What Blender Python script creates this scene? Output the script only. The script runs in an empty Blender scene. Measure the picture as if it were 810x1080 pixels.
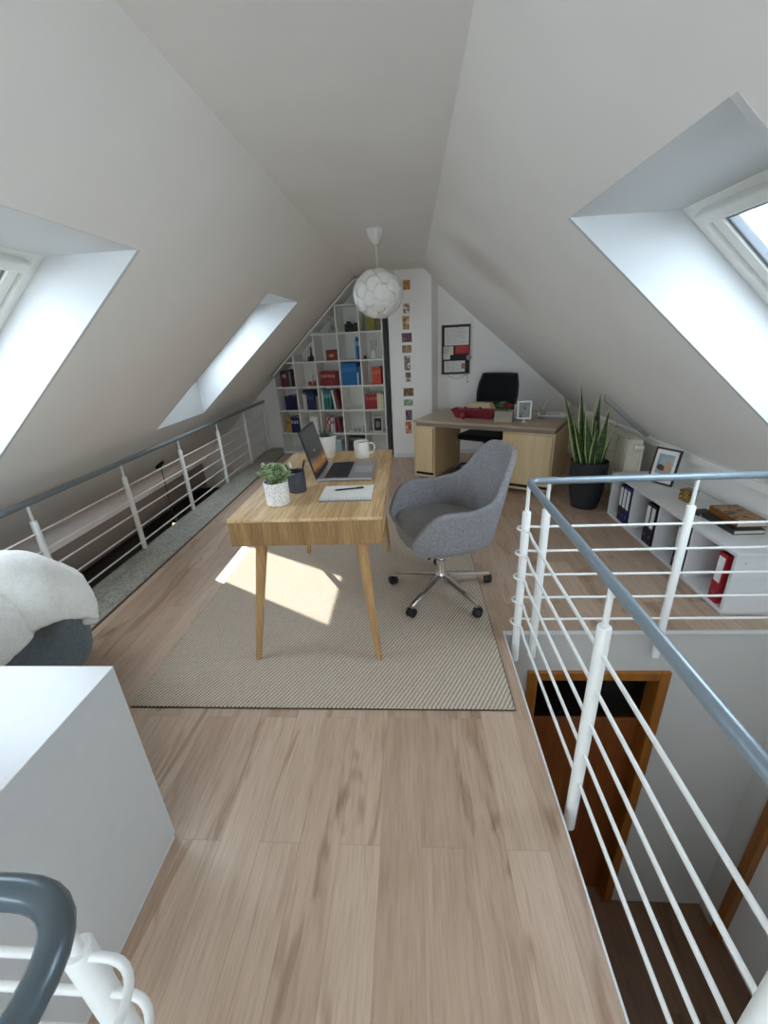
import bpy, bmesh, math, random
from mathutils import Vector, Matrix
random.seed(7)
PI = math.pi
SC = bpy.context.scene
COL = SC.collection

# ------------------------------------------------------------------ colours and materials
def lin(h):
    if isinstance(h, str):
        h = h.lstrip('#'); h = [int(h[i:i+2], 16) / 255 for i in (0, 2, 4)]
    return tuple(((c / 12.92) if c <= .04045 else ((c + .055) / 1.055) ** 2.4) for c in h) + (1,)

def newmat(name):
    m = bpy.data.materials.new(name); m.use_nodes = True
    nt = m.node_tree; b = nt.nodes['Principled BSDF']
    return m, nt, b

def nd(nt, t, **k):
    n = nt.nodes.new(t)
    for a, v in k.items(): setattr(n, a, v)
    return n

def coords(nt, scale=(1, 1, 1), rot=(0, 0, 0)):
    tc = nd(nt, 'ShaderNodeTexCoord'); mp = nd(nt, 'ShaderNodeMapping')
    mp.inputs['Scale'].default_value = scale; mp.inputs['Rotation'].default_value = rot
    nt.links.new(tc.outputs['Object'], mp.inputs['Vector'])
    return mp.outputs['Vector']

def noise(nt, vec, scale, detail=3, rough=.5):
    n = nd(nt, 'ShaderNodeTexNoise'); n.inputs['Scale'].default_value = scale
    n.inputs['Detail'].default_value = detail; n.inputs['Roughness'].default_value = rough
    nt.links.new(vec, n.inputs['Vector']); return n.outputs['Fac']

def ramp(nt, fac, stops, interp='LINEAR'):
    r = nd(nt, 'ShaderNodeValToRGB'); r.color_ramp.interpolation = interp
    e = r.color_ramp.elements
    while len(e) < len(stops): e.new(.5)
    for el, (p, c) in zip(e, stops): el.position = p; el.color = lin(c) if isinstance(c, str) else c
    nt.links.new(fac, r.inputs['Fac']); return r.outputs['Color']

def bump(nt, b, h, strength=.2, dist=.01):
    n = nd(nt, 'ShaderNodeBump'); n.inputs['Strength'].default_value = strength; n.inputs['Distance'].default_value = dist
    nt.links.new(h, n.inputs['Height']); nt.links.new(n.outputs['Normal'], b.inputs['Normal'])

def mixc(nt, fac, a, c, mode='MIX'):
    n = nd(nt, 'ShaderNodeMix', data_type='RGBA', blend_type=mode)
    if isinstance(fac, (int, float)): n.inputs[0].default_value = fac
    else: nt.links.new(fac, n.inputs[0])
    for s, v in ((6, a), (7, c)):
        if isinstance(v, (str, tuple)): n.inputs[s].default_value = lin(v) if isinstance(v, str) else v
        else: nt.links.new(v, n.inputs[s])
    return n.outputs[2]

_cache = {}
def plain(col, rough=.5, metal=0., var=.06, vs=30, bmp=0, spec=.5, name=None):
    key = (col, rough, metal, var, vs, bmp, spec)
    if key in _cache: return _cache[key]
    m, nt, b = newmat(name or 'surface_' + col.strip('#'))
    v = coords(nt); f = noise(nt, v, vs)
    c = lin(col); lo = tuple(x * (1 - var) for x in c[:3]) + (1,); hi = tuple(min(1, x * (1 + var)) for x in c[:3]) + (1,)
    nt.links.new(ramp(nt, f, [(.3, lo), (.7, hi)]), b.inputs['Base Color'])
    b.inputs['Roughness'].default_value = rough; b.inputs['Metallic'].default_value = metal
    b.inputs['Specular IOR Level'].default_value = spec
    if bmp: bump(nt, b, f, bmp, .003)
    _cache[key] = m; return m

def wood(name, cols, axis='Y', rough=.45, fine=60, bmp=.05):
    m, nt, b = newmat(name)
    s = {'X': (.06, 1, 1), 'Y': (1, .06, 1), 'Z': (1, 1, .06)}[axis]
    v = coords(nt, s)
    f1 = noise(nt, v, fine, 5, .65); f2 = noise(nt, v, fine / 7, 2)
    mx = nd(nt, 'ShaderNodeMath', operation='MULTIPLY_ADD'); mx.inputs[1].default_value = .6
    m2 = nd(nt, 'ShaderNodeMath', operation='MULTIPLY'); m2.inputs[1].default_value = .4
    nt.links.new(f2, m2.inputs[0]); nt.links.new(f1, mx.inputs[0]); nt.links.new(m2.outputs[0], mx.inputs[2])
    nt.links.new(ramp(nt, mx.outputs[0], [(.32, cols[0]), (.5, cols[1]), (.68, cols[2])]), b.inputs['Base Color'])
    b.inputs['Roughness'].default_value = rough
    bump(nt, b, f1, bmp, .002)
    return m

def plank_floor(name, c1, c2, dark, rough=.38):
    m, nt, b = newmat(name)
    tc = nd(nt, 'ShaderNodeTexCoord'); sp = nd(nt, 'ShaderNodeSeparateXYZ'); cb = nd(nt, 'ShaderNodeCombineXYZ')
    nt.links.new(tc.outputs['Object'], sp.inputs[0])
    nt.links.new(sp.outputs['Y'], cb.inputs['X']); nt.links.new(sp.outputs['X'], cb.inputs['Y'])
    def brick(width, row, mort):
        br = nd(nt, 'ShaderNodeTexBrick'); br.offset = .37; br.offset_frequency = 2
        for k, v in {'Scale': 1, 'Mortar Size': mort, 'Mortar Smooth': .3, 'Bias': 0, 'Brick Width': width, 'Row Height': row}.items(): br.inputs[k].default_value = v
        br.inputs['Color1'].default_value = lin(c1); br.inputs['Color2'].default_value = lin(c2); br.inputs['Mortar'].default_value = lin(dark)
        nt.links.new(cb.outputs[0], br.inputs['Vector']); return br.outputs['Color']
    base = brick(1.28, .128, .0006)
    # grain, shifted board by board so the figure breaks at the seams
    sc = nd(nt, 'ShaderNodeVectorMath', operation='SCALE'); sc.inputs['Scale'].default_value = 60
    nt.links.new(base, sc.inputs[0])
    def grain(scale, f, det, ro, warp=0):
        gv = nd(nt, 'ShaderNodeMapping'); gv.inputs['Scale'].default_value = scale
        nt.links.new(tc.outputs['Object'], gv.inputs['Vector'])
        ad = nd(nt, 'ShaderNodeVectorMath', operation='ADD'); nt.links.new(gv.outputs[0], ad.inputs[0]); nt.links.new(sc.outputs[0], ad.inputs[1])
        n = nd(nt, 'ShaderNodeTexNoise'); n.inputs['Scale'].default_value = f; n.inputs['Detail'].default_value = det; n.inputs['Roughness'].default_value = ro; n.inputs['Distortion'].default_value = warp
        nt.links.new(ad.outputs[0], n.inputs['Vector']); return n.outputs['Fac']
    g = grain((1, .05, 1), 120, 5, .7); g2 = grain((1, .10, 1), 22, 4, .6, .6); g3 = grain((1, .13, 1), 9, 3, .6, 1.2); kn = grain((1, .42, 1), 7.5, 2, .5, .4)
    col = mixc(nt, .8, base, ramp(nt, g, [(.3, (.76, .73, .70, 1)), (.5, (1, 1, 1, 1)), (.72, (1.12, 1.12, 1.13, 1))]), 'MULTIPLY')
    col = mixc(nt, .8, col, ramp(nt, g2, [(.3, (.84, .81, .78, 1)), (.5, (1, 1, 1, 1)), (.7, (1.08, 1.08, 1.09, 1))]), 'MULTIPLY')
    col = mixc(nt, .75, col, ramp(nt, g3, [(.575, (1, 1, 1, 1)), (.645, (.66, .58, .51, 1)), (.71, (.78, .72, .67, 1)), (.80, (.92, .89, .86, 1))]), 'MULTIPLY')
    col = mixc(nt, .8, col, ramp(nt, kn, [(.675, (1, 1, 1, 1)), (.75, (.50, .42, .35, 1))]), 'MULTIPLY')
    nt.links.new(col, b.inputs['Base Color'])
    b.inputs['Roughness'].default_value = rough
    bump(nt, b, g, .05, .002)
    return m

def weave(name, a, c, period=.016, rough=.95, strength=.6):
    m, nt, b = newmat(name)
    v = coords(nt, (1, 1, 1), (0, 0, .52))
    w = nd(nt, 'ShaderNodeTexWave', wave_type='BANDS', bands_direction='X'); w.inputs['Scale'].default_value = .314 / period
    w.inputs['Distortion'].default_value = 1.2; w.inputs['Detail'].default_value = 1; w.inputs['Detail Scale'].default_value = 4
    w2 = nd(nt, 'ShaderNodeTexWave', wave_type='BANDS', bands_direction='Y'); w2.inputs['Scale'].default_value = .314 / (period * .55)
    w2.inputs['Distortion'].default_value = .8
    nt.links.new(v, w.inputs['Vector']); nt.links.new(v, w2.inputs['Vector'])
    mu = nd(nt, 'ShaderNodeMath', operation='MULTIPLY_ADD'); mu.inputs[1].default_value = .45
    m1 = nd(nt, 'ShaderNodeMath', operation='MULTIPLY'); m1.inputs[1].default_value = .55
    nt.links.new(w.outputs['Fac'], m1.inputs[0]); nt.links.new(w2.outputs['Fac'], mu.inputs[0]); nt.links.new(m1.outputs[0], mu.inputs[2])
    nt.links.new(ramp(nt, mu.outputs[0], [(.15, a), (.75, c)]), b.inputs['Base Color'])
    b.inputs['Roughness'].default_value = rough; b.inputs['Specular IOR Level'].default_value = .1
    bump(nt, b, mu.outputs[0], strength, .004)
    return m

def fabric(name, a, c, scale=420, rough=.95, strength=.25):
    m, nt, b = newmat(name)
    v = coords(nt); f = noise(nt, v, scale, 2, .7); g = noise(nt, v, scale * .22, 2)
    mu = nd(nt, 'ShaderNodeMath', operation='MULTIPLY_ADD'); mu.inputs[1].default_value = .7
    m1 = nd(nt, 'ShaderNodeMath', operation='MULTIPLY'); m1.inputs[1].default_value = .3
    nt.links.new(g, m1.inputs[0]); nt.links.new(f, mu.inputs[0]); nt.links.new(m1.outputs[0], mu.inputs[2])
    nt.links.new(ramp(nt, mu.outputs[0], [(.35, a), (.65, c)]), b.inputs['Base Color'])
    b.inputs['Roughness'].default_value = rough; b.inputs['Specular IOR Level'].default_value = .15
    b.inputs['Sheen Weight'].default_value = .15
    bump(nt, b, f, strength, .002)
    return m

def picture(name, stops, scale=14, seed=0, rough=.4):
    m, nt, b = newmat(name)
    tc = nd(nt, 'ShaderNodeTexCoord'); mp = nd(nt, 'ShaderNodeMapping')
    mp.inputs['Location'].default_value = (seed * 3.7, seed * 1.3, seed * 2.1)
    nt.links.new(tc.outputs['Object'], mp.inputs['Vector'])
    f = noise(nt, mp.outputs[0], scale, 3, .6)
    n = len(stops)
    nt.links.new(ramp(nt, f, [(.34 + .32 * i / max(1, n - 1), c) for i, c in enumerate(stops)], 'EASE'), b.inputs['Base Color'])
    b.inputs['Roughness'].default_value = rough
    return m

def glass_mat(name, tint=(1, 1, 1, 1), refl=.12):
    m, nt, b = newmat(name)
    nt.nodes.remove(b)
    out = nt.nodes['Material Output']
    tr = nd(nt, 'ShaderNodeBsdfTransparent'); tr.inputs['Color'].default_value = tint
    gl = nd(nt, 'ShaderNodeBsdfGlossy'); gl.inputs['Roughness'].default_value = .02
    lw = nd(nt, 'ShaderNodeLayerWeight'); lw.inputs['Blend'].default_value = .5
    pw = nd(nt, 'ShaderNodeMath', operation='POWER'); pw.inputs[1].default_value = 4
    nt.links.new(lw.outputs['Facing'], pw.inputs[0])
    fr = nd(nt, 'ShaderNodeMath', operation='MULTIPLY_ADD'); fr.inputs[1].default_value = .6; fr.inputs[2].default_value = .04
    nt.links.new(pw.outputs[0], fr.inputs[0])
    mx = nd(nt, 'ShaderNodeMixShader')
    nt.links.new(fr.outputs[0], mx.inputs[0]); nt.links.new(tr.outputs[0], mx.inputs[1]); nt.links.new(gl.outputs[0], mx.inputs[2])
    nt.links.new(mx.outputs[0], out.inputs['Surface'])
    return m

def emit(name, col, strength):
    m, nt, b = newmat(name)
    b.inputs['Base Color'].default_value = lin(col)
    b.inputs['Emission Color'].default_value = lin(col); b.inputs['Emission Strength'].default_value = strength
    return m

def wall_paint(name, col, grain=260, strength=.12):
    m, nt, b = newmat(name)
    v = coords(nt); f = noise(nt, v, grain, 3, .7); g = noise(nt, v, 2.2, 2)
    c = lin(col); lo = tuple(x * .97 for x in c[:3]) + (1,)
    nt.links.new(ramp(nt, g, [(.35, lo), (.65, c)]), b.inputs['Base Color'])
    b.inputs['Roughness'].default_value = .9; b.inputs['Specular IOR Level'].default_value = .2
    bump(nt, b, f, strength, .002)
    return m

M = {}
M['paint'] = wall_paint('wall_paint', '#f5f3ef')
M['reveal'] = wall_paint('reveal_paint_dimmed', '#d6d8d8')  # wall white toned down to offset the strong skylight on the linings
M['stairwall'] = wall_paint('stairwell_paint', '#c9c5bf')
M['floor'] = plank_floor('oak_laminate', '#b0957f', '#c6ad97', '#977e69')
M['floorlow'] = plank_floor('dark_laminate', '#6a4c38', '#76563f', '#33231a')
def granite():
    m, nt, b = newmat('granite_ledge')
    f = noise(nt, coords(nt), 55, 6, .75); g = noise(nt, coords(nt, (1, .35, 1)), 9, 4, .6)
    c = mixc(nt, .7, ramp(nt, f, [(.32, '#77746a'), (.5, '#a5a297'), (.7, '#c6c3b9')]), ramp(nt, g, [(.35, (.72, .71, .69, 1)), (.55, (1, 1, 1, 1))]), 'MULTIPLY')
    nt.links.new(c, b.inputs['Base Color']); b.inputs['Roughness'].default_value = .6; bump(nt, b, f, .3, .002); return m
M['stone'] = granite()
M['white'] = plain('#dfe0e0', .35, var=.02, name='white_lacquer')
M['whiteshelf'] = plain('#e9e8e3', .4, var=.02, name='white_board')
M['winframe'] = plain('#e2e2dc', .35, var=.02, name='window_lacquer')
M['railwhite'] = plain('#eeeeea', .32, var=.02, name='rail_enamel')
M['handrail'] = plain('#8b99a3', .28, metal=.25, var=.04, name='handrail_enamel')
M['oak'] = wood('oak_desk_top', ['#a07947', '#cda97a', '#ecd0a4'], 'Y', .42, 110)
M['oakshade'] = wood('oak_front_shaded', ['#73552f', '#96744a', '#b5925f'], 'Z', .5, 150)  # same oak as the top, darkened because the front faces away from light
M['oakz'] = wood('oak_leg', ['#a0784b', '#b78f60', '#c9a578'], 'Z', .4)
M['beech'] = wood('pale_oak_veneer', ['#c8ad82', '#d6bd93', '#e1cba6'], 'Z', .45, 50)
M['beechtop'] = wood('pale_oak_veneer_top', ['#a39078', '#b09d85', '#bda992'], 'X', .4, 50)
M['edgegrey'] = plain('#867a6c', .5, name='desk_apron')
M['rug'] = weave('sisal_weave', '#867868', '#d8c9b6')
M['rugedge'] = plain('#4a4038', .9)
M['chairfab'] = fabric('grey_tweed', '#67666a', '#a3a0a2')
M['seatfab'] = fabric('grey_tweed_seat', '#656260', '#9a9692')
M['tubfab'] = fabric('slate_felt', '#5d666c', '#7c868c', 300)
M['chrome'] = plain('#f0efec', .22, metal=1, var=.03, name='chrome')
M['black'] = plain('#131315', .5, var=.1, name='black_plastic')
M['blackfab'] = fabric('black_mesh', '#101215', '#23262a', 500)
M['throw'] = fabric('fleece', '#e2e1db', '#f4f3ee', 240, strength=1.0)
M['glass'] = glass_mat('window_glass', (.96, .98, 1, 1))
M['clear'] = glass_mat('clear_glass', (.93, .95, .95, 1))
M['ceramic'] = plain('#e6e2da', .3, var=.03, name='white_ceramic')
M['door'] = wood('red_brown_door', ['#6a3513', '#7d421a', '#8d5022'], 'Z', .4, 40)
M['doorframe'] = wood('orange_brown_frame', ['#7d4a17', '#94591d', '#a66a28'], 'Z', .4, 40)
M['darkglass'] = plain('#0c0a09', .15, name='dark_glass')
M['soil'] = plain('#2a211a', .95, var=.3, vs=120, bmp=.5)
M['silver'] = plain('#a9a9ab', .35, metal=.6, var=.03, name='aluminium')
M['radiator'] = plain('#dcd6c4', .4, var=.03, name='radiator_enamel')
M['paper'] = plain('#f1efe9', .8, var=.02, name='paper')

# ------------------------------------------------------------------ mesh builder
class MB:
    def __init__(s): s.bm = bmesh.new()
    def _xf(s, vs, mat):
        if mat is not None: bmesh.ops.transform(s.bm, matrix=mat, verts=vs)
    def box(s, lo, hi, bev=0, mat=None, seg=2):
        c = [(a + b) / 2 for a, b in zip(lo, hi)]; d = [abs(b - a) for a, b in zip(lo, hi)]
        r = bmesh.ops.create_cube(s.bm, size=1, matrix=Matrix.Translation(c) @ Matrix.Diagonal((*d, 1)))
        vs = r['verts']
        if bev:
            es = list({e for v in vs for e in v.link_edges})
            r = bmesh.ops.bevel(s.bm, geom=es, offset=min(bev, min(d) * .49), segments=seg, affect='EDGES', profile=.5)
            vs = list({v for v in r['verts']} | {v for v in vs if v.is_valid})
        s._xf(vs, mat); return s
    def prism(s, poly, z0, z1, mat=None, bev=0):
        lo = [s.bm.verts.new((x, y, z0)) for x, y in poly]; hi = [s.bm.verts.new((x, y, z1)) for x, y in poly]
        n = len(poly)
        s.bm.faces.new(lo[::-1]); s.bm.faces.new(hi)
        for i in range(n): s.bm.faces.new((lo[i], lo[(i + 1) % n], hi[(i + 1) % n], hi[i]))
        vs = lo + hi
        if bev:
            es = list({e for v in vs for e in v.link_edges})
            r = bmesh.ops.bevel(s.bm, geom=es, offset=bev, segments=2, affect='EDGES', profile=.5)
            vs = list({v for v in r['verts']} | {v for v in vs if v.is_valid})
        s._xf(vs, mat); return s
    def hexa(s, p):      # eight corners: bottom loop then top loop
        v = [s.bm.verts.new(q) for q in p]
        for f in ((3, 2, 1, 0), (4, 5, 6, 7), (0, 1, 5, 4), (1, 2, 6, 5), (2, 3, 7, 6), (3, 0, 4, 7)): s.bm.faces.new([v[i] for i in f])
        return s
    def tube(s, pts, r, seg=10, closed=False, caps=True, flat=None):
        pts = [Vector(p) for p in pts]; n = len(pts)
        rs = r if isinstance(r, (list, tuple)) else [r] * n
        t0 = (pts[1] - pts[0]).normalized()
        up = Vector((0, 0, 1)) if abs(t0.z) < .9 else Vector((1, 0, 0))
        nrm = (up - t0 * up.dot(t0)).normalized(); rings = []
        for i, p in enumerate(pts):
            if closed: t = (pts[(i + 1) % n] - pts[i - 1])
            else: t = pts[min(i + 1, n - 1)] - pts[max(i - 1, 0)]
            t.normalize()
            nrm = (nrm - t * nrm.dot(t)).normalized(); bi = t.cross(nrm)
            ring = []
            for k in range(seg):
                a = 2 * PI * k / seg
                o = nrm * math.cos(a) * rs[i] * (flat or 1) + bi * math.sin(a) * rs[i]
                ring.append(s.bm.verts.new(p + o))
            rings.append(ring)
        m = n if closed else n - 1
        for i in range(m):
            a, b = rings[i], rings[(i + 1) % n]
            for k in range(seg): s.bm.faces.new((a[k], a[(k + 1) % seg], b[(k + 1) % seg], b[k]))
        if caps and not closed:
            s.bm.faces.new(rings[0][::-1]); s.bm.faces.new(rings[-1])
        return s
    def lathe(s, prof, c=(0, 0, 0), seg=24, mat=None, close=False):
        rings = []; allv = []
        for r, z in prof:
            if r < 1e-6: ring = [s.bm.verts.new((c[0], c[1], c[2] + z))]
            else: ring = [s.bm.verts.new((c[0] + r * math.cos(2 * PI * k / seg), c[1] + r * math.sin(2 * PI * k / seg), c[2] + z)) for k in range(seg)]
            rings.append(ring); allv += ring
        pairs = list(zip(rings, rings[1:]))
        if close: pairs.append((rings[-1], rings[0]))
        for a, b in pairs:
            for k in range(seg):
                q = (k + 1) % seg
                if len(a) == 1 and len(b) == 1: continue
                if len(a) == 1: s.bm.faces.new((a[0], b[k], b[q]))
                elif len(b) == 1: s.bm.faces.new((a[k], a[q], b[0]))
                else: s.bm.faces.new((a[k], a[q], b[q], b[k]))
        s._xf(allv, mat); return s
    def grid(s, fn, nu, nv, cu=False):
        g = [[s.bm.verts.new(fn(i / (nu if cu else nu - 1), j / (nv - 1))) for j in range(nv)] for i in range(nu)]
        for i in range(nu if cu else nu - 1):
            for j in range(nv - 1):
                q = (i + 1) % nu
                s.bm.faces.new((g[i][j], g[q][j], g[q][j + 1], g[i][j + 1]))
        return s
    def face(s, pts):
        s.bm.faces.new([s.bm.verts.new(p) for p in pts]); return s
    def ball(s, c, r, sub=2, sc=(1, 1, 1)):
        bmesh.ops.create_icosphere(s.bm, subdivisions=sub, radius=r, matrix=Matrix.Translation(c) @ Matrix.Diagonal((*sc, 1))); return s
    def build(s, name, mat, parent=None, smooth=None, solid=0, sub=0, offset=-1):
        bmesh.ops.recalc_face_normals(s.bm, faces=s.bm.faces[:])
        me = bpy.data.meshes.new(name); s.bm.to_mesh(me); s.bm.free()
        me.materials.append(mat)
        if smooth is not None:
            me.shade_smooth()
            if smooth: me.set_sharp_from_angle(angle=math.radians(smooth))
        o = bpy.data.objects.new(name, me); COL.objects.link(o)
        if parent: o.parent = parent
        if solid:
            md = o.modifiers.new('thickness', 'SOLIDIFY'); md.thickness = solid; md.offset = offset
        if sub:
            md = o.modifiers.new('smooth', 'SUBSURF'); md.levels = sub; md.render_levels = sub
        return o

def tag(o, label=None, cat=None, group=None, kind=None):
    if label: o['label'] = label
    if cat: o['category'] = cat
    if group: o['group'] = group
    if kind: o['kind'] = kind
    return o
def thing(name, label, cat, loc=(0, 0, 0), rz=0, group=None):
    o = bpy.data.objects.new(name, None); o.empty_display_size = .1; COL.objects.link(o)
    o.location = loc; o.rotation_euler = (0, 0, rz)
    return tag(o, label, cat, group)
def struct(o, label=None, cat=None): return tag(o, label, cat, kind='structure')
def place(o, loc, rz=0):
    o.location = loc; o.rotation_euler = (0, 0, rz); return o
def copy_tree(o, parent=None):
    c = o.copy(); COL.objects.link(c)
    if parent: c.parent = parent
    for ch in o.children: copy_tree(ch, c)
    return c
def catmull(pts, n=6, closed=False):
    P = [Vector(p) for p in pts]; out = []; L = len(P)
    rng = range(L if closed else L - 1)
    for i in rng:
        if closed: a, b, c, d = P[i - 1], P[i], P[(i + 1) % L], P[(i + 2) % L]
        else: a, b, c, d = P[max(i - 1, 0)], P[i], P[i + 1], P[min(i + 2, L - 1)]
        for k in range(n):
            t = k / n
            out.append(.5 * ((2 * b) + (c - a) * t + (2 * a - 5 * b + 4 * c - d) * t * t + (3 * b - a - 3 * c + d) * t ** 3))
    if not closed: out.append(P[-1])
    return out
def arc_corner(a, c, b, r, n=8):
    a, c, b = Vector(a), Vector(c), Vector(b)
    u = (a - c).normalized(); v = (b - c).normalized()
    p0 = c + u * r; p1 = c + v * r
    return [p0 * (1 - t) ** 2 + c * 2 * t * (1 - t) + p1 * t * t for t in [i / n for i in range(n + 1)]]

# ------------------------------------------------------------------ the room
T = .87; NR = math.sqrt(1 + T * T)
RL, RR, ZC = -.63, .17, 2.17             # where the slopes meet the flat ceiling
WOFF = .247 * NR                         # how far out the panes lie, measured straight up
YF, YB = -2.4, 7.1
def slope_pt(side, m, y, off=0.):
    x = (RL - m) if side < 0 else (RR + m)
    return (x, y, ZC - T * m + off)
M0, M1 = (ZC - 1.817) / T, (ZC - .84) / T     # skylight openings, upper and lower edge
MT = (ZC + WOFF - 1.817) / T                   # pane, upper edge; its lower edge lies straight above M1
def slope(name, side, holes, mend):
    ys = sorted({YF, YB, *[y for h in holes for y in h]}); ms = [0, M0, M1, mend]
    mb = MB()
    for a, b in zip(ys, ys[1:]):
        for i, (p, q) in enumerate(zip(ms, ms[1:])):
            if i == 1 and any(h[0] <= a and b <= h[1] for h in holes): continue
            mb.face([slope_pt(side, p, a), slope_pt(side, q, a), slope_pt(side, q, b), slope_pt(side, p, b)])
    bmesh.ops.remove_doubles(mb.bm, verts=mb.bm.verts[:], dist=1e-5)
    n = Vector((side * T, 0, 1)).normalized()
    ext = bmesh.ops.extrude_face_region(mb.bm, geom=mb.bm.faces[:], use_keep_orig=True)
    bmesh.ops.translate(mb.bm, vec=n * .03, verts=[v for v in ext['geom'] if isinstance(v, bmesh.types.BMVert)])
    return struct(mb.build(name, M['paint']), 'sloping white attic wall under the roof', 'wall')
HL = [(1.0, 1.82), (3.44, 4.33), (-1.5, -.68)]; HR = [(1.0, 1.805)]
slope('wall_left', -1, HL, 2.90)
slope('wall_right', 1, HR, 1.86)

def skylight(idx, side, y0, y1):
    # lining: level head, upright foot, square cheeks
    g = .0006
    def ends(m, off, dz, dx): return [(slope_pt(side, m, y, off)[0] + side * dx, y, slope_pt(side, m, y, off)[2] + dz) for y in (y0 + g, y1 - g)]
    ex = .06
    a0, a1 = ends(M0, 0, -g, -g); b0, b1 = ends(MT + ex * T / 1.3, WOFF + ex * 1.33 + .035, -g, 0)
    b0, b1 = [(p[0], p[1], a0[2]) for p in (b0, b1)]
    c0, c1 = ends(M1, WOFF + ex * NR, 0, -g); d0, d1 = ends(M1, 0, 0, -g)
    mb = MB(); e = .02
    def slab(q, n):
        n = Vector(n) * e
        mb.hexa([*q, *[tuple(Vector(p) + n) for p in q]])
    slab([a0, b0, b1, a1], (0, 0, 1)); slab([d0, c0, c1, d1], (side, 0, 0))
    slab([a0, b0, c0, d0], (0, -1, 0)); slab([a1, b1, c1, d1], (0, 1, 0))
    struct(mb.build('trim_%d' % idx, M['reveal']), 'white lining of skylight opening', 'trim')
    w = bpy.data.objects.new('window_%d' % idx, None); COL.objects.link(w)
    # local frame: X along y, Y down the slope, Z outwards
    dn = Vector((side, 0, -T)).normalized(); out = Vector((side * T, 0, 1)).normalized(); ax = dn.cross(out)
    L = (M1 - MT) * NR; W = y1 - y0
    org = Vector(slope_pt(side, MT, y0 if ax.y > 0 else y1, WOFF))
    w.matrix_world = Matrix(((ax.x, dn.x, out.x, org.x), (ax.y, dn.y, out.y, org.y), (ax.z, dn.z, out.z, org.z), (0, 0, 0, 1)))
    def ring(lo, hi, t, z0, z1, name, mat, par, bev=.004):
        m = MB(); (x0, y0_), (x1, y1_) = lo, hi
        m.box((x0, y0_, z0), (x0 + t, y1_, z1), bev); m.box((x1 - t, y0_, z0), (x1, y1_, z1), bev)
        m.box((x0 + t, y0_, z0), (x1 - t, y0_ + t, z1), bev); m.box((x0 + t, y1_ - t, z0), (x1 - t, y1_, z1), bev)
        return m.build(name, mat, par)
    ring((0, 0), (W, L), .045, 0, .08, 'frame', M['winframe'], w)
    s = ring((.05, .05), (W - .05, L - .05), .05, .012, .07, 'sash', M['winframe'], w)
    ring((.1, .1), (W - .1, L - .1), .012, .02, .05, 'gasket', plain('#6d7276', .6), s)
    MB().box((.1, .1, .04), (W - .1, L - .1, .048)).build('pane', M['glass'], s)
    hb = MB().box((.07, .03, -.03), (W - .07, .075, .012), .008).build('vent_bar', M['winframe'], s)
    m = MB()
    for x in (.06, W - .06): m.tube([(x - .012, .06, .0), (x + .012, .06, .0)], .016, 10)
    m.build('hinge', M['winframe'], s, 40)
    return struct(w, 'white framed roof window', 'window')
skylight(1, -1, *HL[0]); skylight(2, -1, *HL[1]); skylight(3, 1, *HR[0]); skylight(4, -1, *HL[2])  # the last one is unseen, added behind the viewer to brighten the loft

struct(MB().box((RL - .03, YF, ZC), (RR + .03, YB, ZC + .04)).build('ceiling', M['paint']), 'flat white ceiling strip along the ridge', 'ceiling')
KX = 2.0
struct(MB().box((KX, YF, -2.4), (KX + .1, 6.2, .62)).build('wall_knee', M['paint']), 'low white knee wall under right slope', 'wall')

# floor of the loft with the stair openings left out
SX, SY = .45, 1.834
LX = -1.845
mb = MB()
def slabf(x0, y0, x1, y1): mb.box((x0, y0, -.25), (x1, y1, 0))
slabf(LX, .28, SX, SY); slabf(LX, SY, KX, 6.2); slabf(-.42, YF, SX, .28); slabf(LX, YF, -.42, -1.6); slabf(SX, YF, KX, -1.3)
bmesh.ops.remove_doubles(mb.bm, verts=mb.bm.verts[:], dist=1e-5)
struct(mb.build('floor', M['floor']), 'oak plank loft floor', 'floor')
struct(MB().box((-2.17, YF, -.25), (LX - .012, 6.2, .006), .006).build('trim_4', M['stone']), 'grey stone ledge along the left edge', 'trim')
struct(MB().box((LX - .012, YF, -.02), (LX + .004, 6.2, .004)).build('trim_5', plain('#57402f', .6)), 'dark edging strip beside stone ledge', 'trim')
mb = MB()
mb.box((SX, -1.3, -.012), (SX + .006, SY - .012, .002)); mb.box((SX, SY - .012, -.012), (KX, SY, .003))
struct(mb.build('trim_6', M['white']), 'white edge trim of the stairwell', 'trim')
struct(MB().box((-4.6, YF, -2.5), (KX + .1, 6.6, -2.4)).build('floor_lower', M['floorlow']), 'dark floor of storey below', 'floor')

# gable wall in three runs, with the chimney breast
def run(poly, z0, z1, name, lab):
    return struct(MB().prism(poly, z0, z1).build(name, M['paint']), lab, 'wall')
def quadrun(a, b, t):
    a, b = Vector(a), Vector(b); n = Vector((-(b - a).y, (b - a).x)).normalized() * t
    return [tuple(a), tuple(b), tuple(b + n), tuple(a + n)]
run(quadrun((-4.6, 6.66), (-.2, 5.86), .1), -2.4, 2.4, 'wall_back', 'white gable wall behind the bookcase')
run([(-.245, 5.444), (.258, 5.391), (.35, 5.59), (.35, 5.95), (-.245, 5.95)], -.25, 2.25, 'wall_chimney', 'white chimney breast with picture cards')
run(quadrun((.34, 5.573), (2.15, 5.38), .1), -.25, 2.25, 'wall_gable', 'white gable wall behind rear desk')
GW = (-1.15, .65, .35, 1.80)               # unseen gable window, added behind the viewer for daylight: x0, x1, z0, z1
mb = MB()
mb.box((-4.6, YF - .1, -2.4), (GW[0], YF, 2.6)); mb.box((GW[1], YF - .1, -2.4), (KX + .1, YF, 2.6))
mb.box((GW[0], YF - .1, -2.4), (GW[1], YF, GW[2])); mb.box((GW[0], YF - .1, GW[3]), (GW[1], YF, 2.6))
struct(mb.build('wall_front', M['paint']), 'white gable wall at near end', 'wall')
w = bpy.data.objects.new('window_6', None); COL.objects.link(w)
mb = MB()
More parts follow.
